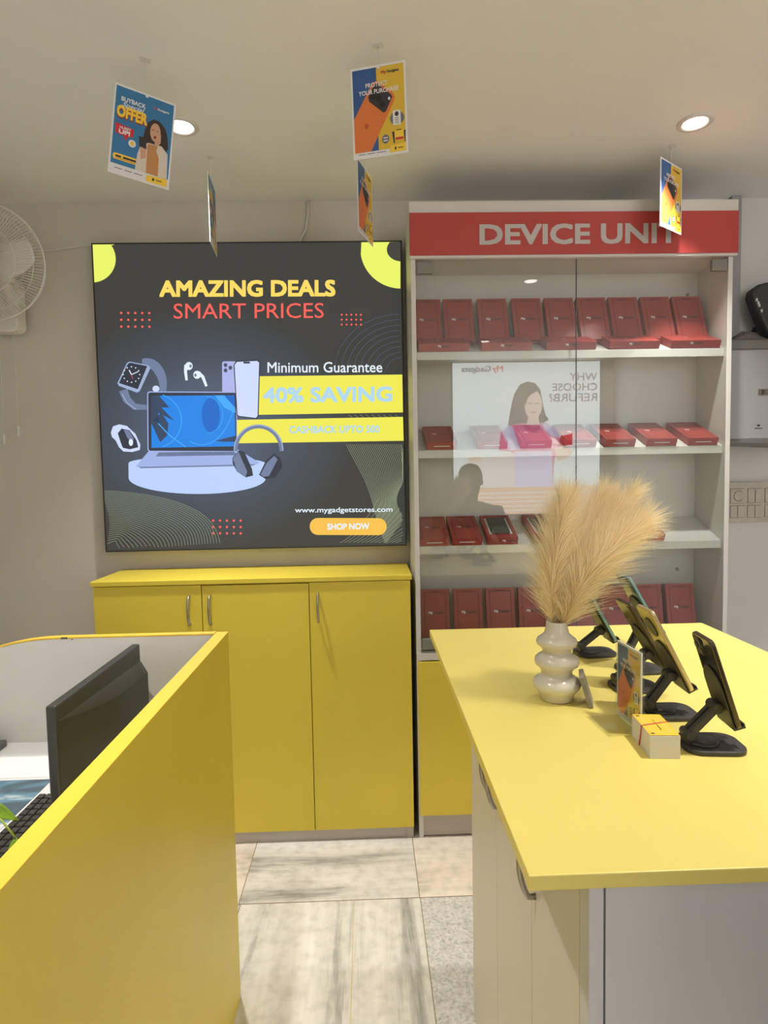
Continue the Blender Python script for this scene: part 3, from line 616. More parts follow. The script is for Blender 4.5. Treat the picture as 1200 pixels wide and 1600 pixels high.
def make_phone(label, stand, phi, tau, ax, az, back, side, L_=0.155, W_=0.072, cams='triple'):
    R_ = Matrix.Rotation(phi, 4, 'Z') @ Matrix.Translation((ax, 0, az)) @ Matrix.Rotation(-tau, 4, 'Y')
    M_ = Matrix.Translation(stand.location) @ R_ @ Matrix.Translation((0.0118, 0, -0.0335))
    o = thing('mobile_phone', label, 'phone', M_.translation, M_.to_euler(), 'phones shown on the stands')
    obj('phone_body', MB().prism(rrect(-W_ / 2, W_ / 2, 0, L_, 0.010, 8), 'x', 0.0004, 0.0080), [side], o, 0.002)
    obj('back_cover', MB().prism(rrect(-W_ / 2 + .0015, W_ / 2 - .0015, 0.0015, L_ - .0015, 0.009, 8), 'x', 0.0, 0.0006), [back], o)
    obj('screen', MB().prism(rrect(-W_ / 2 + .002, W_ / 2 - .002, 0.002, L_ - .002, 0.009, 8), 'x', 0.0078, 0.0084), [SCR], o)
    cm = MB()
    if cams == 'strip':
        cm.prism(rrect(-W_ / 2 + 0.006, -W_ / 2 + 0.020, L_ - 0.045, L_ - 0.006, 0.006), 'x', -0.0018, 0.0)
    elif cams == 'round':
        cm.lathe([(0.019, -0.0022), (0.020, -0.0012), (0.020, 0.0)], 28, 0, 'x', (0, 0.0, L_ - 0.040))
    else:
        cm.prism(rrect(W_ / 2 - 0.036, W_ / 2 - 0.005, L_ - 0.037, L_ - 0.005, 0.007), 'x', -0.0012, 0.0)
        for dy, dzz in ((0.028, 0.013), (0.028, 0.029), (0.013, 0.021)): cm.lathe([(0.0062, -0.0026), (0.0062, -0.001)], 14, 0, 'x', (0, W_ / 2 - dy, L_ - dzz))
    obj('camera_bump', cm, [back if cams == 'strip' else BLACK], o, 0.0004)
    return o
SCR = mat('phone_screen', (0.02, 0.022, 0.025, 1), 0.08)
TEAL = mat('teal_phone_back', S(70, 104, 110), 0.18, coat=0.5); GOLD = mat('gold_phone_back', S(196, 178, 96), 0.15, 0.4); GOLDS = mat('gold_phone_frame', S(214, 196, 150), 0.3, 0.7)
DARKB = mat('dark_phone_back', S(40, 38, 30), 0.12, coat=0.6); DARKS = mat('dark_phone_frame', S(92, 82, 66), 0.25, 0.7); TEALS = mat('teal_phone_frame', S(120, 160, 168), 0.3, 0.5); OLIVE = mat('olive_phone_back', S(98, 90, 52), 0.2, 0.2)
stands = (('rearmost black phone stand behind the vase', (0.537, 1.520, IZ), 0.03, 0.50, 0.050, 0.060, 'slim teal edged phone on the rearmost stand beside the vase', OLIVE, TEALS, 0.150, 'strip'),
          ('black phone stand holding the teal phone', (0.590, 1.385, IZ), 0.02, 0.52, 0.046, 0.112, 'teal phone with a bright edge standing taller than the rest', TEAL, TEALS, 0.155, 'strip'),
          ('black phone stand behind the acrylic sign', (0.528, 1.270, IZ), 0.02, 0.54, 0.064, 0.074, 'dark backed phone just left of the teal phone', OLIVE, DARKS, 0.160, 'strip'),
          ('black phone stand with the gold phone', (0.531, 1.130, IZ), -0.04, 0.47, 0.040, 0.077, 'gold backed phone leaning on its stand', GOLD, GOLDS, 0.172, 'round'),
          ('front black phone stand beside the card stack', (0.534, 0.992, IZ), -0.10, 0.31, 0.044, 0.070, 'dark glossy phone on the front stand', DARKB, DARKS, 0.155, 'triple'))
for lab, loc, phi, tau, ax, az, plab, back, side, L_, cams in stands:
    so, hd = make_stand(lab, loc, phi, tau, ax, az)
    make_phone(plab, so, phi, tau, ax, az, back, side, L_, 0.072, cams)

# ------------------------------------------------------------------ printed cards
CP = [('white', (0.80, 0.79, 0.78, 1)), ('blue', S(50, 92, 150)), ('yellow', S(226, 188, 62)), ('orange', S(226, 124, 62)), ('dark', S(52, 50, 58)), ('orangedk', S(196, 92, 48)), ('red', S(206, 48, 52)),
      ('sky', S(52, 122, 172)), ('amber', S(250, 208, 70)), ('skin', S(206, 160, 132)), ('hair', S(58, 42, 38)), ('cloth', S(222, 208, 192)), ('tan', S(196, 140, 84)), ('brownred', S(150, 48, 40)), ('lens', S(30, 30, 34)), ('mid', S(112, 112, 122))]
CI = {n: i for i, (n, c_) in enumerate(CP)}; CM = [mat('card_' + n, c_, 0.35) for n, c_ in CP]
k = CI
def protect_art(w_, h_):
    a = Art(lambda p: ((p[0] - 0.5) * w_, (0.5 - p[1]) * h_), 0.00012)
    a.rect(0.035, 0.025, 0.47, 0.93, k['blue'], 1); a.rect(0.47, 0.025, 0.965, 0.93, k['yellow'], 1)
    a.poly([(0.035, 0.56), (0.285, 0.30), (0.40, 0.19), (0.47, 0.17), (0.74, 0.31), (0.79, 0.37), (0.77, 0.43), (0.33, 0.93), (0.035, 0.93)], k['orange'], 2)
    a.poly([(0.31, 0.335), (0.43, 0.205), (0.47, 0.20), (0.73, 0.345), (0.745, 0.375), (0.625, 0.52), (0.58, 0.53), (0.325, 0.385)], k['dark'], 3)
    a.ell(0.40, 0.33, 0.05, 0.038, k['lens'], 4); a.ell(0.50, 0.36, 0.055, 0.045, k['lens'], 4); a.ell(0.56, 0.44, 0.05, 0.038, k['lens'], 4); a.ell(0.69, 0.385, 0.022, 0.018, k['white'], 4)
    a.ell(0.26, 0.65, 0.04, 0.028, k['orangedk'], 3)
    a.text('PROTECT', 0.27, 0.185, 0.67, 0.235, k['white'], 5, bold=0.02); a.text('YOUR PURCHASE', 0.14, 0.26, 0.86, 0.31, k['white'], 5, bold=0.02)
    a.text('My', 0.56, 0.075, 0.65, 0.115, k['red'], 5, bold=0.03); a.text('Gadgets', 0.66, 0.075, 0.88, 0.115, k['dark'], 5, bold=0.02)
    a.ell(0.82, 0.61, 0.13, 0.075, k['mid'], 2); a.rr(0.745, 0.525, 0.885, 0.685, 0.012, k['white'], 3); a.ell(0.815, 0.565, 0.035, 0.026, k['dark'], 4)
    for i in range(4): a.rect(0.78, 0.605 + i * 0.018, 0.85, 0.611 + i * 0.018, k['dark'], 4)
    a.ell(0.60, 0.82, 0.065, 0.05, k['mid'], 2); a.rect(0.56, 0.80, 0.64, 0.812, k['white'], 3); a.rect(0.56, 0.83, 0.64, 0.842, k['white'], 3)
    a.poly([(0.72, 0.755), (0.76, 0.75), (0.765, 0.88), (0.745, 0.88)], k['dark'], 3); a.poly([(0.93, 0.755), (0.965, 0.75), (0.955, 0.88), (0.94, 0.88)], k['dark'], 3)
    a.rect(0.77, 0.745, 0.93, 0.84, k['amber'], 3); a.rect(0.78, 0.82, 0.92, 0.845, k['red'], 4); a.rect(0.80, 0.735, 0.89, 0.745, k['dark'], 3)
    a.poly([(0.68, 0.905), (0.965, 0.885), (0.965, 0.975), (0.665, 0.975)], k['amber'], 3); a.rect(0.76, 0.92, 0.79, 0.95, k['dark'], 4); a.rect(0.82, 0.93, 0.91, 0.94, k['dark'], 4)
    for x0, x1 in ((0.10, 0.22), (0.26, 0.40), (0.43, 0.60)): a.rect(x0, 0.95, x1, 0.957, k['mid'], 2)
    return a
def buyback_art(w_, h_):
    a = Art(lambda p: ((p[0] - 0.5) * w_, (0.5 - p[1]) * h_), 0.00012)
    a.rect(0.03, 0.02, 0.97, 0.885, k['sky'], 1)
    a.text('BUYBACK', 0.12, 0.125, 0.51, 0.175, k['white'], 4, bold=0.025)
    a.text('My', 0.64, 0.115, 0.70, 0.145, k['red'], 4, bold=0.03); a.text('Gadgets', 0.705, 0.115, 0.90, 0.145, k['white'], 4, bold=0.02)
    a.text('Special', 0.14, 0.18, 0.50, 0.245, k['white'], 6, bold=0.01, shear=0.35)
    a.text('OFFER', 0.06, 0.235, 0.565, 0.375, k['brownred'], 4, bold=0.07); a.text('OFFER', 0.065, 0.225, 0.555, 0.36, k['amber'], 5, bold=0.045)
    a.poly([(0.06, 0.43), (0.36, 0.45), (0.35, 0.54), (0.28, 0.55), (0.24, 0.60), (0.20, 0.555), (0.07, 0.545)], k['red'], 3)
    a.text('HURRY', 0.13, 0.455, 0.31, 0.485, k['white'], 4, bold=0.02); a.text('UP!', 0.12, 0.49, 0.30, 0.54, k['white'], 4, bold=0.04)
    a.ell(0.345, 0.61, 0.06, 0.042, k['white'], 4); a.ell(0.345, 0.612, 0.03, 0.024, k['amber'], 5)
    a.rr(0.06, 0.765, 0.46, 0.835, 0.03, k['amber'], 3)
    for x0, x1 in ((0.10, 0.19), (0.22, 0.43)): a.rect(x0, 0.785, x1, 0.808, k['dark'], 4)
    a.rect(0.10, 0.818, 0.42, 0.824, k['brownred'], 4)
    # woman holding a phone
    a.poly([(0.53, 0.40), (0.57, 0.31), (0.66, 0.255), (0.76, 0.26), (0.86, 0.32), (0.91, 0.42), (0.93, 0.54), (0.88, 0.60), (0.60, 0.60), (0.50, 0.56)], k['hair'], 3)
    a.ell(0.70, 0.40, 0.085, 0.105, k['skin'], 5); a.ell(0.70, 0.455, 0.022, 0.018, k['brownred'], 6); a.rect(0.645, 0.375, 0.675, 0.383, k['hair'], 6); a.rect(0.72, 0.375, 0.75, 0.383, k['hair'], 6)
    a.poly([(0.745, 0.42), (0.795, 0.40), (0.80, 0.50), (0.74, 0.56), (0.70, 0.52)], k['skin'], 6)
    a.poly([(0.48, 0.60), (0.60, 0.54), (0.82, 0.53), (0.93, 0.60), (0.95, 0.885), (0.42, 0.885), (0.44, 0.70)], k['cloth'], 4)
    a.poly([(0.59, 0.55), (0.76, 0.54), (0.74, 0.60), (0.79, 0.68), (0.80, 0.885), (0.60, 0.885)], k['tan'], 5)
    a.poly([(0.44, 0.50), (0.56, 0.49), (0.58, 0.62), (0.46, 0.61)], k['dark'], 6); a.poly([(0.47, 0.60), (0.57, 0.59), (0.58, 0.72), (0.50, 0.75)], k['skin'], 5)
    a.poly([(0.61, 0.905), (0.955, 0.885), (0.955, 0.975), (0.61, 0.975)], k['amber'], 6); a.rect(0.71, 0.92, 0.745, 0.95, k['dark'], 7); a.rect(0.77, 0.928, 0.87, 0.938, k['dark'], 7)
    for x0, x1 in ((0.10, 0.22), (0.26, 0.38), (0.41, 0.55)): a.rect(x0, 0.925, x1, 0.932, k['dark'], 2)
    return a
def hanging_card(label, x, y, ztop, yaw, art, w_=0.16, h_=0.235, roll=0.0, tilt=0.0, dx=0.0):
    o = thing('hanging_card', label, 'hanging card', (x, y, CZ), (0, 0, yaw), 'promotional cards hung from the ceiling')
    zt = ztop - CZ
    c_ = obj('card', MB().box(-w_ / 2, w_ / 2, 0.0003, 0.0022, -h_ / 2, h_ / 2), CM[0], o, 0, 'laminated printed card', (dx, 0, zt - h_ / 2), (tilt, roll, 0))
    link('printed_face', art.mesh('printed_face', CM), c_)
    obj('string', MB().tube([(0, 0, -0.006), (0.001, 0.0005, zt / 2), (0, 0.0012, zt - 0.004)], 0.0007, 5), STRING, o, 0)
    obj('hook', MB().box(-0.014, 0.014, -0.011, 0.011, -0.003, -0.0003).tube([(0, 0, -0.002), (0.004, 0, -0.009), (0, 0, -0.011), (-0.004, 0, -0.007)], 0.0012, 6), STRING, o, 0, 'clear stick-on ceiling hook')
    obj('eyelet', MB().lathe([(0.0042, -0.0035), (0.0042, -0.0006)], 12, 0, 'y', (0, 0, zt - 0.008)), CM[0], o)
    return o
hanging_card('blue hanging card with a woman and an OFFER headline', -0.578, 1.74, 2.467, 0.46, buyback_art(0.156, 0.238), 0.156, 0.238, roll=0.12, dx=-0.016)
hanging_card('hanging card reading PROTECT facing the room at the top middle', 0.052, 1.684, 2.506, -0.24, protect_art(0.150, 0.236), 0.150, 0.236, roll=-0.02)
hanging_card('hanging card seen almost edge on over the black sign', -0.531, 2.248, 2.472, 1.655, buyback_art(0.15, 0.236), 0.15, 0.236, roll=0.0)
hanging_card('narrow angled PROTECT card hanging left of the display cabinet header', 0.0135, 2.10, 2.444, 1.24, protect_art(0.15, 0.232), 0.15, 0.232)
hanging_card('angled PROTECT card hanging in front of the red header lettering', 1.098, 2.19, 2.499, 0.63, protect_art(0.15, 0.232), 0.15, 0.232)

# acrylic sign on the counter, card stack
AS = thing('acrylic_sign', 'clear acrylic stand with a PROTECT card on the island counter', 'sign stand', (0.474, 1.083, IZ), (0, 0, -PI / 2 + 0.07))
aw, ah = 0.092, 0.150
obj('acrylic_panel', MB().box(-aw / 2, aw / 2, -0.004, -0.002, 0.002, ah).box(-aw / 2, aw / 2, 0.002, 0.004, 0.002, ah).box(-aw / 2 + .001, aw / 2 - .001, -0.062, 0.004, 0.0, 0.002), ACRYL, AS)
cc = obj('card', MB().box(-aw / 2 + 0.002, aw / 2 - 0.002, -0.0012, 0.0012, 0.004, ah - 0.003), CM[0], AS)
link('printed_face', protect_art(aw - 0.004, ah - 0.008).mesh('printed_face', CM), cc, (0, -0.0013, 0.004 + (ah - .007) / 2))
KS = thing('card_stack', 'thick stack of yellow topped cards held by a red rubber band', 'card stack', (0.479, 0.992, IZ), (0, 0, -0.10))
kw, kl, kh = 0.048, 0.088, 0.038
obj('cards', MB().box(-kw / 2, kw / 2, -kl / 2, kl / 2, 0, kh), mat('card_edges', (0.70, 0.66, 0.62, 1), 0.6, var=0.08, scale=1.5, stretch=(1, 1, 900)), KS, 0.0006, 'white card edges')
tp = Art(lambda p: (p[0], p[1])); tp.rect(-kw / 2 + .0004, -kl / 2 + .0004, kw / 2 - .0004, kl / 2 - .0004, 0, 1)
for a_ in ([(-.014, -.030), (.014, -.030)], [(.014, -.030), (.014, .028)], [(.014, .028), (-.014, .028)], [(-.014, .028), (-.014, -.030)]): tp.line(a_, 0.0006, 1, 2)
tp.line([(0.002, -0.022), (0.002, 0.0)], 0.0016, 2, 2); tp.line([(0.002, 0.006), (0.002, 0.02)], 0.0012, 2, 2); tp.line([(-.020, -.036), (-.014, -.036)], 0.004, 2, 2); tp.line([(-.020, .036), (-.014, .036)], 0.004, 2, 2)
link('top_card', tp.mesh('top_card', [CM[CI['amber']], CM[0], CM[CI['dark']]]), KS, (0, 0, kh + 0.0008), (-PI / 2, 0, 0), label='amber printed top card')
rb = MB(); q = 0.0012
rb.tube([(-kw / 2 - q, 0.004, 0.0015), (-kw / 2 - q, -0.002, kh / 2), (-kw / 2 - q, -0.006, kh + q), (0, 0.002, kh + q + .0006), (kw / 2 + q, 0.012, kh + q), (kw / 2 + q, 0.006, kh / 2), (kw / 2 + q, 0.004, 0.0015)], 0.0011, 6)
obj('rubber_band', rb, mat('rubber_red', S(214, 96, 84), 0.5), KS, 0, 'red rubber band')

# ------------------------------------------------------------------ phone boxes in the display cabinet
BW, BL, BT = 0.116, 0.190, 0.030
GRP = 'red phone boxes in the display cabinet'
def logo_mesh(w_, h_):
    a = Art(); a.text('My', -w_ / 2, h_ / 2, -w_ / 2 + w_ * 0.27, -h_ / 2, 0, 0, bold=0.04); a.text('Gadgets', -w_ / 2 + w_ * 0.30, h_ / 2, w_ / 2, -h_ / 2, 1, 0, bold=0.02)
    return a.mesh('logo', [PRWHITE, PRDARK])
LOGO = logo_mesh(0.062, 0.013); LOGOF = logo_mesh(0.046, 0.010)
def closed_box(landscape=False):
    o = thing('phone_box', 'red phone box', 'phone box', group=GRP)
    w_, l_ = (BL, BW) if landscape else (BW, BL)
    obj('tray', MB().box(-w_ / 2 + .0008, w_ / 2 - .0008, .0008, l_ - .0008, 0, 0.014), RED, o)
    ld = MB().box(-w_ / 2, w_ / 2, 0, l_, 0.010, BT); g = 0.0024; x_, y0_, y1_ = w_ / 2 - 0.014, 0.012, l_ - 0.012
    for a in ((-x_, -x_ + g, y0_, y1_), (x_ - g, x_, y0_, y1_), (-x_, x_, y1_ - g, y1_)): ld.box(a[0], a[1], a[2], a[3], BT - 0.0005, BT + 0.0002, 1)
    ld.prism([(-0.022, l_ - 0.008), (0.022, l_ - 0.008), (0.016, l_ - 0.011), (-0.016, l_ - 0.011)], 'z', BT - 0.0005, BT + 0.0003, 1)
    lid = obj('lid', ld, [RED, REDDK], o, 0.0008)
    if landscape:
        link('logo', LOGOF, lid, (0.0, -0.0004, 0.019), label='white and dark printed logo')
        link('logo', LOGOF, lid, (0.0, l_ * 0.45, BT + 0.0005), (-PI / 2, 0, 0), label='white and dark printed logo')
    else:
        link('logo', LOGO, lid, (0.004, l_ * 0.50, BT + 0.0005), (-PI / 2, 0, 0), label='white and dark printed logo')
        obj('caption_line', MB().box(-0.030, 0.030, -0.0006, -0.0001, 0.0125, 0.0155), PRWHITE, lid, 0, 'thin white printed caption')
    return o
P_STD = closed_box(); P_LAND = closed_box(True)
used = set()
ORD = ['leftmost', 'second from the left', 'third from the left', 'fourth from the left', 'fifth from the left', 'sixth from the left', 'seventh from the left', 'eighth from the left', 'rightmost']
def put(proto, label, loc, rot, group):
    o = proto if proto.name not in used else copy_tree(proto)
    used.add(proto.name); o.location = loc; o.rotation_euler = rot; o['label'] = label; o['group'] = group
    return o
SA = math.atan(SL)
def zs(z, y): return z + SL * (y - (YD + 0.022))
# top shelf: nine upright, five lying in front
ux = [0.245, 0.372, 0.508, 0.645, 0.776, 0.906, 1.034, 1.163, 1.290]
for i, x in enumerate(ux):
    lean = 0.36; yb = 2.412
    put(P_STD, 'upright red phone box leaning at the back of the top shelf, %s' % ORD[i], (x, yb, zs(SHZ[0], yb) + 0.002), (PI / 2 - lean, 0, 0.0), 'upright red boxes on the top shelf')
lx = [0.298, 0.535, 0.780, 1.022, 1.255]
O5 = ['leftmost', 'second from the left', 'middle one', 'second from the right', 'rightmost']
for i, x in enumerate(lx):
    yb = 2.308
    put(P_LAND, 'red phone box lying sideways along the front of the top shelf, %s' % O5[i], (x, yb, zs(SHZ[0], yb) + 0.001), (SA, 0, 0), 'lying red boxes on the top shelf')
# second shelf: seven lying
sx = [0.285, 0.478, 0.646, 0.818, 0.968, 1.128, 1.288]
O7 = ['leftmost', 'second from the left', 'third from the left', 'middle one', 'third from the right', 'second from the right', 'rightmost']
for i, x in enumerate(sx):
    yb = 2.308
    put(P_STD, 'red phone box lying flat on the second shelf, %s of seven' % O7[i], (x, yb, zs(SHZ[1], yb) + 0.001), (SA, 0, 0), 'red boxes on the second shelf')
# third shelf: two closed, two open with phones, two closed behind the pampas
for x, lab in ((0.252, 'closed red phone box at the left end of the third shelf'), (0.378, 'closed red phone box second from the left on the third shelf'), (0.955, 'red phone box on the third shelf half hidden behind the pampas'), (1.085, 'rightmost red phone box on the third shelf behind the pampas tips')):
    put(P_STD, lab, (x, 2.308, zs(SHZ[2], 2.308) + 0.001), (SA, 0, 0), 'closed red boxes on the third shelf')
INSERT = mat('white_insert', (0.70, 0.69, 0.66, 1), 0.6); GLASSY = mat('shop_phone_glass', S(78, 82, 70), 0.12); WRAP = mat('dark_wrap', (0.03, 0.04, 0.05, 1), 0.15, var=0.6, scale=40, bump=0.6)
for x, lab, plab, pm, tw in ((0.515, 'open red phone box showing a grey screened phone on the third shelf', 'grey screened phone lying in the open box with white insert', GLASSY, 0), (0.695, 'open red phone box with a dark wrapped phone on the third shelf', 'dark wrapped phone lying in the open box beside the pampas', WRAP, 0.05)):
    o = thing('open_phone_box', lab, 'phone box', (x, 2.308, zs(SHZ[2], 2.308) + 0.001), (SA, 0, tw), 'open red boxes on the third shelf')
    tr = MB(); q = 0.006
    tr.box(-BW / 2, BW / 2, 0, BL, 0, 0.010).box(-BW / 2, -BW / 2 + 0.012, 0, BL, 0.010, BT).box(BW / 2 - 0.012, BW / 2, 0, BL, 0.010, BT).box(-BW / 2 + 0.012, BW / 2 - 0.012, 0, 0.03, 0.010, BT).box(-BW / 2 + 0.012, BW / 2 - 0.012, BL - 0.018, BL, 0.010, BT)
    t_ = obj('tray', tr, RED, o, 0.0006)
    link('logo', LOGOF, t_, (0.022, -0.0004, 0.016), label='white and dark printed logo')
    obj('insert', MB().box(-BW / 2 + 0.0125, BW / 2 - 0.0125, 0.0305, BL - 0.0185, 0.0102, BT - 0.004), INSERT, o, 0, 'white card insert')
    Mx = Matrix.Translation(o.location) @ Matrix.Rotation(tw, 4, 'Z') @ Matrix.Rotation(SA, 4, 'X') @ Matrix.Translation((0, 0.036, BT - 0.0038))
    ph = thing('mobile_phone', plab, 'phone', Mx.translation, Mx.to_euler(), 'phones in the open boxes')
    obj('phone_body', MB().prism(rrect(-0.036, 0.036, 0, 0.130, 0.008), 'z', 0, 0.0055), pm if tw else DARKS, ph, 0.0015)
    obj('screen', MB().prism(rrect(-0.0345, 0.0345, 0.0015, 0.1285, 0.007), 'z', 0.0056, 0.0062), pm, ph)
# bottom deck: eight upright
bx_ = [0.264, 0.398, 0.530, 0.662, 0.862, 1.000, 1.134, 1.268]
for i, x in enumerate(bx_):
    lean = 0.20; yb = 2.426
    put(P_STD, 'red phone box standing in the bottom bay, %s of eight' % (ORD[i] if i < 7 else 'rightmost'), (x, yb, dk + 0.007), (PI / 2 - lean, 0, 0), 'upright red boxes in the bottom bay')

# ------------------------------------------------------------------ wall fan
FC = Vector((-1.392, 2.33, 2.228))
FN = thing('wall_fan', 'white caged wall fan at the left edge beside the lit sign', 'fan', FC, (0.10, 0, 0.12))
FR = 0.208
cg = MB()
def ring(r, y, rr, seg=56): cg.tube([(r * math.cos(2 * PI * i / seg), y, r * math.sin(2 * PI * i / seg)) for i in range(seg)], rr, 6, closed=True)
ring(FR, 0.0, 0.0032); ring(FR * 0.60, -0.050, 0.0014); ring(FR * 0.86, -0.030, 0.0013); ring(FR * 0.92, 0.055, 0.0014); ring(FR * 0.5, 0.075, 0.0014)
for i in range(110):
    a = 2 * PI * i / 110; tw = 0.22
    P = []
    for r, y, d in ((0.05, -0.056, 0), (FR * 0.60, -0.050, 0.6), (FR * 0.86, -0.030, 0.9), (FR * 0.97, -0.010, 1.0), (FR, 0.0, 1.0)):
        aa = a + tw * d; P.append((r * math.cos(aa), y, r * math.sin(aa)))
    cg.tube(P, 0.00095, 4)
for i in range(90):
    a = 2 * PI * i / 90; P = []
    for r, y, d in ((FR, 0.002, 0), (FR * 0.92, 0.055, 0.2), (FR * 0.5, 0.075, 0.6)): P.append((r * math.cos(a - 0.3 * d), y, r * math.sin(a - 0.3 * d)))
    cg.tube(P, 0.0009, 4)
obj('cage', cg, FANW, FN)
obj('hub_cap', MB().lathe([(0.064, -0.050), (0.064, -0.058), (0.052, -0.063), (0.015, -0.065), (0.001, -0.065)], 32, 0, 'y'), FANW, FN)
for kx in range(3):
    bl = MB(); rows = []
    for i in range(9):
        t = i / 8; r = 0.035 + 0.140 * t; w_ = 0.055 + 0.10 * math.sin(PI * (0.15 + 0.7 * t)); row = []
        for j in range(5):
            s_ = (j / 4 - 0.5) * w_ / max(r, 0.05) * 0.9; aa = s_ + 2 * PI * kx / 3 + 0.3 * t
            row.append(bl.bm.verts.new((r * math.cos(aa), 0.012 + 0.022 * (j / 4 - 0.5), r * math.sin(aa))))
        rows.append(row)
    for r0, r1 in zip(rows, rows[1:]):
        for j in range(4): f = bl.bm.faces.new((r0[j], r0[j + 1], r1[j + 1], r1[j])); f.smooth = True
    bo = obj('blade', bl, FANW, FN); sd = bo.modifiers.new('s', 'SOLIDIFY'); sd.thickness = 0.0015
obj('motor', MB().lathe([(0.04, 0.008), (0.045, 0.02), (0.055, 0.078), (0.06, 0.09), (0.055, 0.15), (0.03, 0.17)], 28, 0, 'y'), FANW, FN)
br = MB(); br.prism(rrect(-0.125, 0.012, -0.24, -0.02, 0.03), 'y', 0.19, 0.255); br.tube([(-0.015, 0.12, -0.02), (-0.015, 0.17, -0.08), (-0.015, 0.20, -0.12)], 0.022, 12)
bo = obj('wall_bracket', br, FANW, FN, 0.008, None, (0, 0, 0), (-0.10, 0, -0.12)); bo.location = (0.0, -0.005, 0.03)
for x, zb in ((-0.072, -0.672), (-0.014, -0.640)):
    pc = MB(); pc.tube([(x, 0.20, -0.20), (x, 0.21, -0.45), (x, 0.21, zb + .02)], 0.0011, 5); pc.lathe([(0.002, zb + 0.03), (0.005, zb + 0.02), (0.0055, zb - 0.01), (0.003, zb - 0.016)], 12, 0, 'z', (x, 0.21, 0))
    o_ = obj('pull_cord', pc, FANW, FN, 0, 'thin pull cord with a bead', (0, -0.01, 0.03), (-0.10, 0, -0.12))
tag(obj('cable', MB().tube([(-1.36, YW - 0.02, 2.352), (-1.27, YW - 0.006, 2.366), (-1.20, YW - 0.006, 2.374), (-1.12, YW - 0.006, 2.384), (-1.085, YW - 0.02, 2.378)], 0.0028, 8), FANW), 'thin white cable running from the fan to the lit sign', 'cable')
tag(obj('cable', MB().tube([(-0.222, YW - 0.008, CZ - 0.001), (-0.222, YW - 0.008, 2.50), (-0.232, YW - 0.008, 2.44), (-0.255, YW - 0.010, 2.40), (-0.258, YW - 0.02, 2.375)], 0.0055, 8), FANW), 'short white cable dropping from the ceiling behind the lit sign', 'cable')

# ------------------------------------------------------------------ right edge: water purifier, bag, cloth, switchboard
WP = thing('water_purifier', 'white wall mounted water purifier at the right edge', 'water purifier', (1.395, 2.36, 1.515))
pw = 0.36
PURW = mat('purifier_white', (0.37, 0.37, 0.39, 1), 0.35, var=0.02, scale=3); PURG = mat('purifier_grey', (0.17, 0.165, 0.155, 1), 0.45)
obj('housing', MB().box(0.0, pw, 0.0, 0.24, 0.016, 0.364), PURW, WP, 0.004)
obj('top_cover', MB().box(-0.001, pw + 0.001, -0.004, 0.24, 0.364, 0.400), PURG, WP, 0.003, 'dark grey top cover')
obj('base_trim', MB().prism([(0, 0.016), (pw, 0.016), (pw, -0.012), (pw * .6, -0.004), (0.1, 0.0), (0, 0.0)], 'y', -0.003, 0.24), PURG, WP, 0.002, 'dark grey bottom trim')
obj('indicator', MB().box(0.140, 0.185, -0.0025, 0.0, 0.187, 0.210), mat('indicator_brown', (0.16, 0.14, 0.11, 1), 0.4), WP, 0.0008, 'small grey indicator window').parent = WP
obj('indicator', MB().box(0.152, 0.163, -0.0040, -0.0026, 0.190, 0.207), BLACK, WP, 0)
em = Art(); em.poly([(0.138, 0.075), (0.143, 0.066), (0.138, 0.066)], 0, 1); em.poly([(0.145, 0.066), (0.150, 0.075), (0.150, 0.066)], 0, 1); em.ell(0.144, 0.069, 0.004, 0.004, 0, 1, 10)
em.rect(0.128, 0.056, 0.160, 0.0595, 0, 1)
link('logo', em.mesh('logo', [PRDARK]), WP, (0, -0.0003, 0), label='small dark logo')
BG = thing('black_case', 'black rounded case leaning on the wall above the purifier', 'case', (1.60, 2.50, 1.917))
cz_ = MB(); P = [(0.075, 0.0), (0.28, 0.0), (0.33, 0.04), (0.33, 0.24), (0.29, 0.275), (0.06, 0.262), (0.022, 0.252), (0.0, 0.236), (-0.008, 0.212), (0.002, 0.17), (0.040, 0.07)]
cz_.prism(P, 'y', -0.03, 0.03)
obj('shell', cz_, mat('black_case_shell', (0.045, 0.047, 0.05, 1), 0.6, var=0.2, scale=80), BG, 0.012, None, (0, 0, 0), (-0.12, 0, 0))
wr = MB()
for x_, z_ in ((0.004, 0.178), (0.010, 0.165), (0.013, 0.155), (0.022, 0.132)): wr.box(x_, x_ + 0.006, -0.034, -0.02, z_, z_ + 0.012)
obj('scuff_marks', wr, PRWHITE, BG, 0, 'pale scuffed patches along the edge', (0, 0, 0), (-0.12, 0, 0)); bpy.data.objects['scuff_marks']['kind'] = 'stuff'
cl = MB(); rows = []
for i in range(17):
    row = []
    for j in range(9):
        x = i / 16; y = j / 8; hgt = 0.048 * math.sin(PI * x) ** 0.7 * math.sin(PI * y) ** 0.6 * (0.55 + 0.45 * math.sin(9 * x + 4 * y) * math.cos(7 * y + 3 * x))
        row.append(cl.bm.verts.new((x * 0.17, y * 0.09, max(0.001, hgt + 0.003))))
    rows.append(row)
for r0, r1 in zip(rows, rows[1:]):
    for j in range(8): f = cl.bm.faces.new((r0[j], r0[j + 1], r1[j + 1], r1[j])); f.smooth = True
co = tag(obj('cloth', cl, mat('grey_cloth', (0.15, 0.135, 0.125, 1), 0.9, var=0.3, scale=70, bump=0.3), loc=(1.435, 2.37, 1.9155)), 'crumpled grey cloth lying on top of the water purifier', 'cloth')
sd = co.modifiers.new('s', 'SOLIDIFY'); sd.thickness = 0.002
tag(obj('wall_hook', MB().lathe([(0.009, 0), (0.009, -0.004), (0.003, -0.006), (0.003, -0.02)], 12, 0, 'y').box(-0.012, 0.012, -0.003, 0, -0.012, -0.004), DKGREY, loc=(1.672, YW - 0.0005, 2.011)), 'tiny dark screw hook in the white wall beside the black case', 'hook')
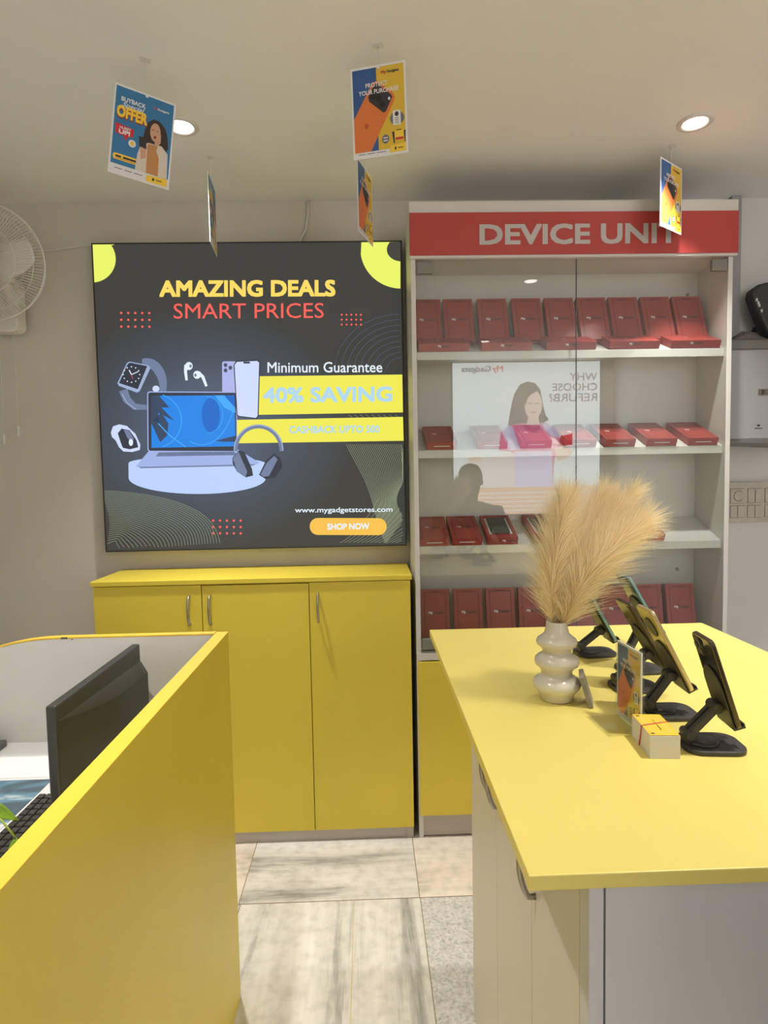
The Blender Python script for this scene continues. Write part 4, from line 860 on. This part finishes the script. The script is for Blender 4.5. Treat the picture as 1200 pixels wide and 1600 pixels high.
SB = thing('switchboard', 'cream socket and switch plate on the white wall under the purifier', 'switchboard', (1.56, YW, 1.183))
SBM = mat('switch_cream', (0.56, 0.53, 0.46, 1), 0.4, var=0.08, scale=30); SBL = mat('switch_gap', (0.20, 0.19, 0.17, 1), 0.6)
obj('plate', MB().box(0, 0.40, -0.02, 0, 0, 0.175), SBM, SB, 0.003)
for i in range(5):
    x = 0.008 + i * 0.076
    sw = MB().box(x, x + 0.062, -0.024, -0.0202, 0.085, 0.145)
    if i % 2 == 0: sw.tube([(x + 0.035 + 0.022 * math.cos(q), -0.0245, 0.115 + 0.022 * math.sin(q)) for q in (0.9 + 4.5 * j / 12 for j in range(13))], 0.0016, 5, 1)
    else: sw.box(x + 0.029, x + 0.033, -0.0252, -0.024, 0.088, 0.142, 1)
    sw.box(x - 0.001, x + 0.063, -0.0206, -0.0201, 0.083, 0.147, 1)
    obj('socket' if i % 2 == 0 else 'switch', sw, [SBM, SBL], SB, 0.0006)
    for dx in (0.0, 0.032): obj('switch', MB().box(x + dx, x + dx + 0.029, -0.024, -0.0202, 0.022, 0.072).box(x + dx - .001, x + dx + .030, -0.0206, -0.0201, 0.020, 0.074, 1), [SBM, SBL], SB, 0.0006)

# ------------------------------------------------------------------ ceiling downlights
LENS = emat('downlight_lens', (1.0, 0.95, 0.90, 1), 7.0); TRIM = mat('downlight_trim', (0.72, 0.69, 0.66, 1), 0.35)
def downlight(label, x, y):
    o = thing('downlight', label, 'downlight', (x, y, CZ), (0, 0, 0), 'recessed ceiling downlights')
    obj('trim_ring', MB().lathe([(0.056, -0.0002), (0.056, -0.003), (0.050, -0.006), (0.042, -0.006), (0.0375, -0.003), (0.0375, -0.0002)], 40, caps=False), TRIM, o)
    obj('lens', MB().lathe([(0.037, -0.0012), (0.037, -0.002), (0.001, -0.0022)], 36), LENS, o)
    l = area_light('downlight_lamp', (0, 0, -0.012), (0, 0, 0), 0.07, 0.07, LAMP_POWER, LAMP_COL, 'DISK', 1.35); l.parent = o
downlight('round lit ceiling downlight behind the blue hanging card', -0.578, 2.057)
downlight('round lit ceiling downlight above the display cabinet on the right', 1.102, 2.045)
downlight('round lit ceiling downlight above the island counter', 1.0, 0.90)
downlight('round lit ceiling downlight above the reception desk', -0.60, 0.85)
downlight('round lit ceiling downlight behind the camera on the left', -0.60, -0.75)
downlight('round lit ceiling downlight behind the camera on the right', 1.05, -0.75)

# ------------------------------------------------------------------ what the cabinet glass mirrors: poster and person behind the camera
PX0, PX1, PZ0, PZ1, PY = 0.90, 2.433, 0.98, 2.548, -1.73
PS = thing('poster_light_box', 'large lit white poster of a girl with a phone, mirrored in the cabinet glass', 'sign', (PX1, PY, PZ0), (0, 0, PI))
pw_, ph_ = PX1 - PX0, PZ1 - PZ0
EST = 3.6
PP = [('white', (0.80, 0.88, 0.90, 1)), ('grey', (0.22, 0.23, 0.25, 1)), ('red', (0.75, 0.16, 0.14, 1)), ('hair', (0.12, 0.09, 0.08, 1)), ('skin', (0.78, 0.60, 0.50, 1)), ('pink', (0.78, 0.25, 0.42, 1)), ('lilac', (0.70, 0.62, 0.88, 1)), ('peach', (0.85, 0.52, 0.34, 1)), ('redphone', (0.50, 0.03, 0.05, 1)), ('line', (0.80, 0.74, 0.70, 1)), ('pinkdk', (0.62, 0.14, 0.30, 1)), ('lips', (0.6, 0.3, 0.28, 1))]
pi_ = {n: i for i, (n, c_) in enumerate(PP)}; pm_ = [emat('poster_' + n, c_, EST) for n, c_ in PP]
# drawn in the mirrored pixel frame of the reflection (707..938 by 565..805)
pa = Art(lambda p: ((938 - p[0]) / 231 * pw_, (805 - p[1]) / 240 * ph_), 0.0004)
q_ = pi_
pa.rect(707, 565, 938, 805, q_['white'], 1); pa.rect(707, 762, 938, 805, q_['peach'], 2)
for i in range(5): pa.rect(726, 770 + i * 7, 930 - (i % 2) * 22, 772.2 + i * 7, q_['line'], 3)
pa.text('My', 786, 570, 769, 582, q_['red'], 3, bold=0.016); pa.text('Gadgets', 767, 570, 721, 582, q_['grey'], 3, bold=0.02)
pa.text('WHY', 934, 583, 890, 595, q_['grey'], 3, bold=0.016); pa.text('CHOOSE', 934, 599, 863, 611, q_['grey'], 3, bold=0.016); pa.text('REFURB?', 934, 615, 858, 628, q_['grey'], 3, bold=0.016)
pa.poly([(793, 664), (797, 640), (803, 615), (812, 600), (824, 595), (836, 598), (844, 608), (848, 630), (852, 648), (858, 656), (840, 664), (815, 668)], q_['hair'], 3)
pa.ell(833, 632, 14, 23, q_['skin'], 5); pa.poly([(818, 612), (832, 602), (847, 612), (840, 610), (826, 618), (820, 634)], q_['hair'], 6)
pa.rect(824, 629, 830, 630.2, q_['hair'], 6); pa.rect(836, 629, 842, 630.2, q_['hair'], 6); pa.ell(833, 644, 4.5, 1.6, q_['lips'], 6); pa.line([(834, 631), (835.5, 637), (832, 638)], 0.8, q_['lips'], 6)
pa.poly([(825, 650), (841, 650), (843, 664), (822, 664)], q_['skin'], 4)
pa.poly([(782, 672), (800, 663), (815, 660), (830, 664), (850, 660), (866, 668), (878, 690), (876, 712), (866, 716), (864, 762), (800, 762), (798, 706), (778, 703)], q_['pink'], 4)
pa.poly([(782, 672), (800, 664), (812, 702), (796, 704), (790, 690)], q_['lilac'], 5); pa.poly([(846, 660), (866, 668), (874, 685), (862, 682), (852, 672)], q_['lilac'], 5)
pa.poly([(815, 662), (838, 668), (850, 661), (838, 676), (822, 672)], q_['pinkdk'], 6); pa.poly([(804, 705), (862, 705), (864, 762), (802, 762)], q_['lilac'], 5)
pa.poly([(872, 698), (876, 682), (895, 678), (894, 696)], q_['redphone'], 7); pa.ell(884, 706, 11, 8, q_['skin'], 6, rot=0.3); pa.poly([(866, 700), (880, 704), (890, 716), (872, 722)], q_['skin'], 5)
pa.poly([(728, 718), (812, 706), (806, 762), (714, 762)], q_['line'], 4); pa.ell(742, 716, 12, 3.5, q_['skin'], 5)
link('printed_face', pa.mesh('printed_face', pm_), PS, (0, 0, 0))
obj('casing', MB().box(-0.012, pw_ + 0.012, 0.0005, 0.06, -0.012, ph_ + 0.004), mat('poster_casing', (0.1, 0.1, 0.1, 1), 0.5), PS)

STL = thing('bar_stool', 'round bar stool the seated person is sitting on', 'stool', (0.74, 0.15, 0))
obj('seat', MB().lathe([(0.15, 0.545), (0.17, 0.555), (0.17, 0.585), (0.155, 0.60), (0.001, 0.602)], 32), BLACK, STL)
obj('pole', MB().tube([(0, 0, 0.02), (0, 0, 0.545)], 0.025, 14), STEEL, STL)
obj('base', MB().lathe([(0.19, 0.0), (0.19, 0.012), (0.04, 0.03), (0.001, 0.03)], 32), STEEL, STL)
def skin_body(name, verts, edges_, rads, material, parent, root=0, label=None, sub=2):
    me = bpy.data.meshes.new(name); me.from_pydata(verts, edges_, []); me.materials.append(material)
    o = bpy.data.objects.new(name, me); COL.objects.link(o); o.parent = parent
    s_ = o.modifiers.new('skin', 'SKIN'); s_.use_smooth_shade = True
    me.skin_vertices  # layer is created with the modifier
    for i, r in enumerate(rads):
        sv = me.skin_vertices[0].data[i]; sv.radius = r if isinstance(r, tuple) else (r, r); sv.use_root = (i == root)
    sb = o.modifiers.new('sub', 'SUBSURF'); sb.levels = sub; sb.render_levels = sub
    if label: o['label'] = label
    return o
PE = thing('person', 'seated person in a dark shirt mirrored in the cabinet glass', 'person', (0.745, 0.16, 0.645))
SKIN = mat('skin', S(120, 86, 66), 0.5); SHIRT = mat('dark_shirt', (0.10, 0.10, 0.105, 1), 0.8); HAIR = mat('black_hair', (0.012, 0.01, 0.01, 1), 0.6)
V = [(0, 0, 0.08), (0, 0.01, 0.22), (0, 0.02, 0.38), (0, 0.03, 0.50), (0, 0.04, 0.56), (0, 0.055, 0.61), (0, 0.065, 0.68), (0, 0.06, 0.76)]
R_ = [(0.15, 0.11), (0.14, 0.10), (0.165, 0.11), (0.13, 0.085), (0.055, 0.055), (0.054, 0.054), (0.078, 0.092), (0.066, 0.085)]
E_ = [(i, i + 1) for i in range(7)]
def chain(start, pts, rads):
    p = start
    for q, r in zip(pts, rads): V.append(q); R_.append((r, r)); E_.append((p, len(V) - 1)); p = len(V) - 1
    return p
for s_ in (-1, 1):
    ha = chain(3, [(s_ * 0.19, 0.02, 0.48), (s_ * 0.24, 0.10, 0.28), (s_ * 0.20, 0.27, 0.22), (s_ * 0.19, 0.32, 0.22), (s_ * 0.185, 0.36, 0.225)], [0.062, 0.048, 0.034, 0.030, 0.026])
    for kx in range(4):
        fx = s_ * (0.185 + (kx - 1.5) * 0.020); fl_ = (0.040, 0.046, 0.043, 0.034)[kx]
        chain(ha, [(fx, 0.38, 0.226), (fx, 0.38 + fl_ * .6, 0.222), (fx, 0.38 + fl_, 0.208)], [0.0095, 0.009, 0.0078])
    chain(ha - 1, [(s_ * 0.150, 0.35, 0.222), (s_ * 0.140, 0.38, 0.216)], [0.011, 0.009])
    chain(0, [(s_ * 0.10, 0.05, 0.09), (s_ * 0.12, 0.40, 0.10), (s_ * 0.12, 0.36, -0.25), (s_ * 0.12, 0.34, -0.60), (s_ * 0.12, 0.42, -0.63)], [0.085, 0.062, 0.052, 0.038, 0.032])
skin_body('body', V, E_, R_, SKIN, PE)
def shell(name, pts, rads, edges2, m_, lab): return skin_body(name, pts, edges2, rads, m_, PE, 0, lab)
sv_, se_, sr_ = [(0, 0, 0.06), (0, 0.01, 0.22), (0, 0.02, 0.38), (0, 0.03, 0.50), (0, 0.035, 0.53)], [(0, 1), (1, 2), (2, 3), (3, 4)], [(0.162, 0.12), (0.152, 0.112), (0.178, 0.122), (0.14, 0.096), (0.07, 0.066)]
for s_ in (-1, 1):
    b0 = len(sv_); sv_ += [(s_ * 0.19, 0.02, 0.48), (s_ * 0.225, 0.07, 0.35), (s_ * 0.24, 0.10, 0.29)]; se_ += [(3, b0), (b0, b0 + 1), (b0 + 1, b0 + 2)]; sr_ += [(0.074, 0.074), (0.062, 0.062), (0.058, 0.058)]
shell('shirt', sv_, sr_, se_, SHIRT, 'dark shirt')
tv, te, tr_ = [(0, 0, 0.06)], [], [(0.155, 0.115)]
for s_ in (-1, 1):
    b0 = len(tv); tv += [(s_ * 0.10, 0.05, 0.09), (s_ * 0.12, 0.40, 0.10), (s_ * 0.12, 0.36, -0.25), (s_ * 0.12, 0.345, -0.55)]; te += [(0, b0), (b0, b0 + 1), (b0 + 1, b0 + 2), (b0 + 2, b0 + 3)]; tr_ += [(0.096, 0.096), (0.074, 0.074), (0.066, 0.066), (0.056, 0.056)]
shell('trousers', tv, tr_, te, mat('dark_trousers', (0.03, 0.03, 0.04, 1), 0.8), 'dark trousers')
obj('hair', MB().lathe([(0.001, 0.115), (0.035, 0.112), (0.064, 0.095), (0.082, 0.06), (0.088, 0.02), (0.086, -0.02), (0.078, -0.04)], 28), HAIR, PE, 0, 'short black hair', (0, 0.05, 0.725), (0.35, 0, 0))
fc = MB()
fc.lathe([(0.001, 0.0), (0.010, 0.004), (0.012, 0.014), (0.006, 0.040), (0.001, 0.046)], 12, 0, 'z', (0, 0.155, 0.680))
for s_ in (-1, 1):
    fc.lathe([(0.001, -0.006), (0.009, -0.003), (0.009, 0.003), (0.001, 0.006)], 10, 1, 'y', (s_ * 0.032, 0.143, 0.722))
    fc.lathe([(0.001, -0.008), (0.018, -0.004), (0.018, 0.004), (0.001, 0.008)], 12, 0, 'x', (s_ * 0.082, 0.06, 0.705))
fc.box(-0.024, 0.024, 0.147, 0.154, 0.652, 0.661, 2)
obj('face', fc, [SKIN, BLACK, mat('lips', S(110, 60, 52), 0.5)], PE, 0.002)
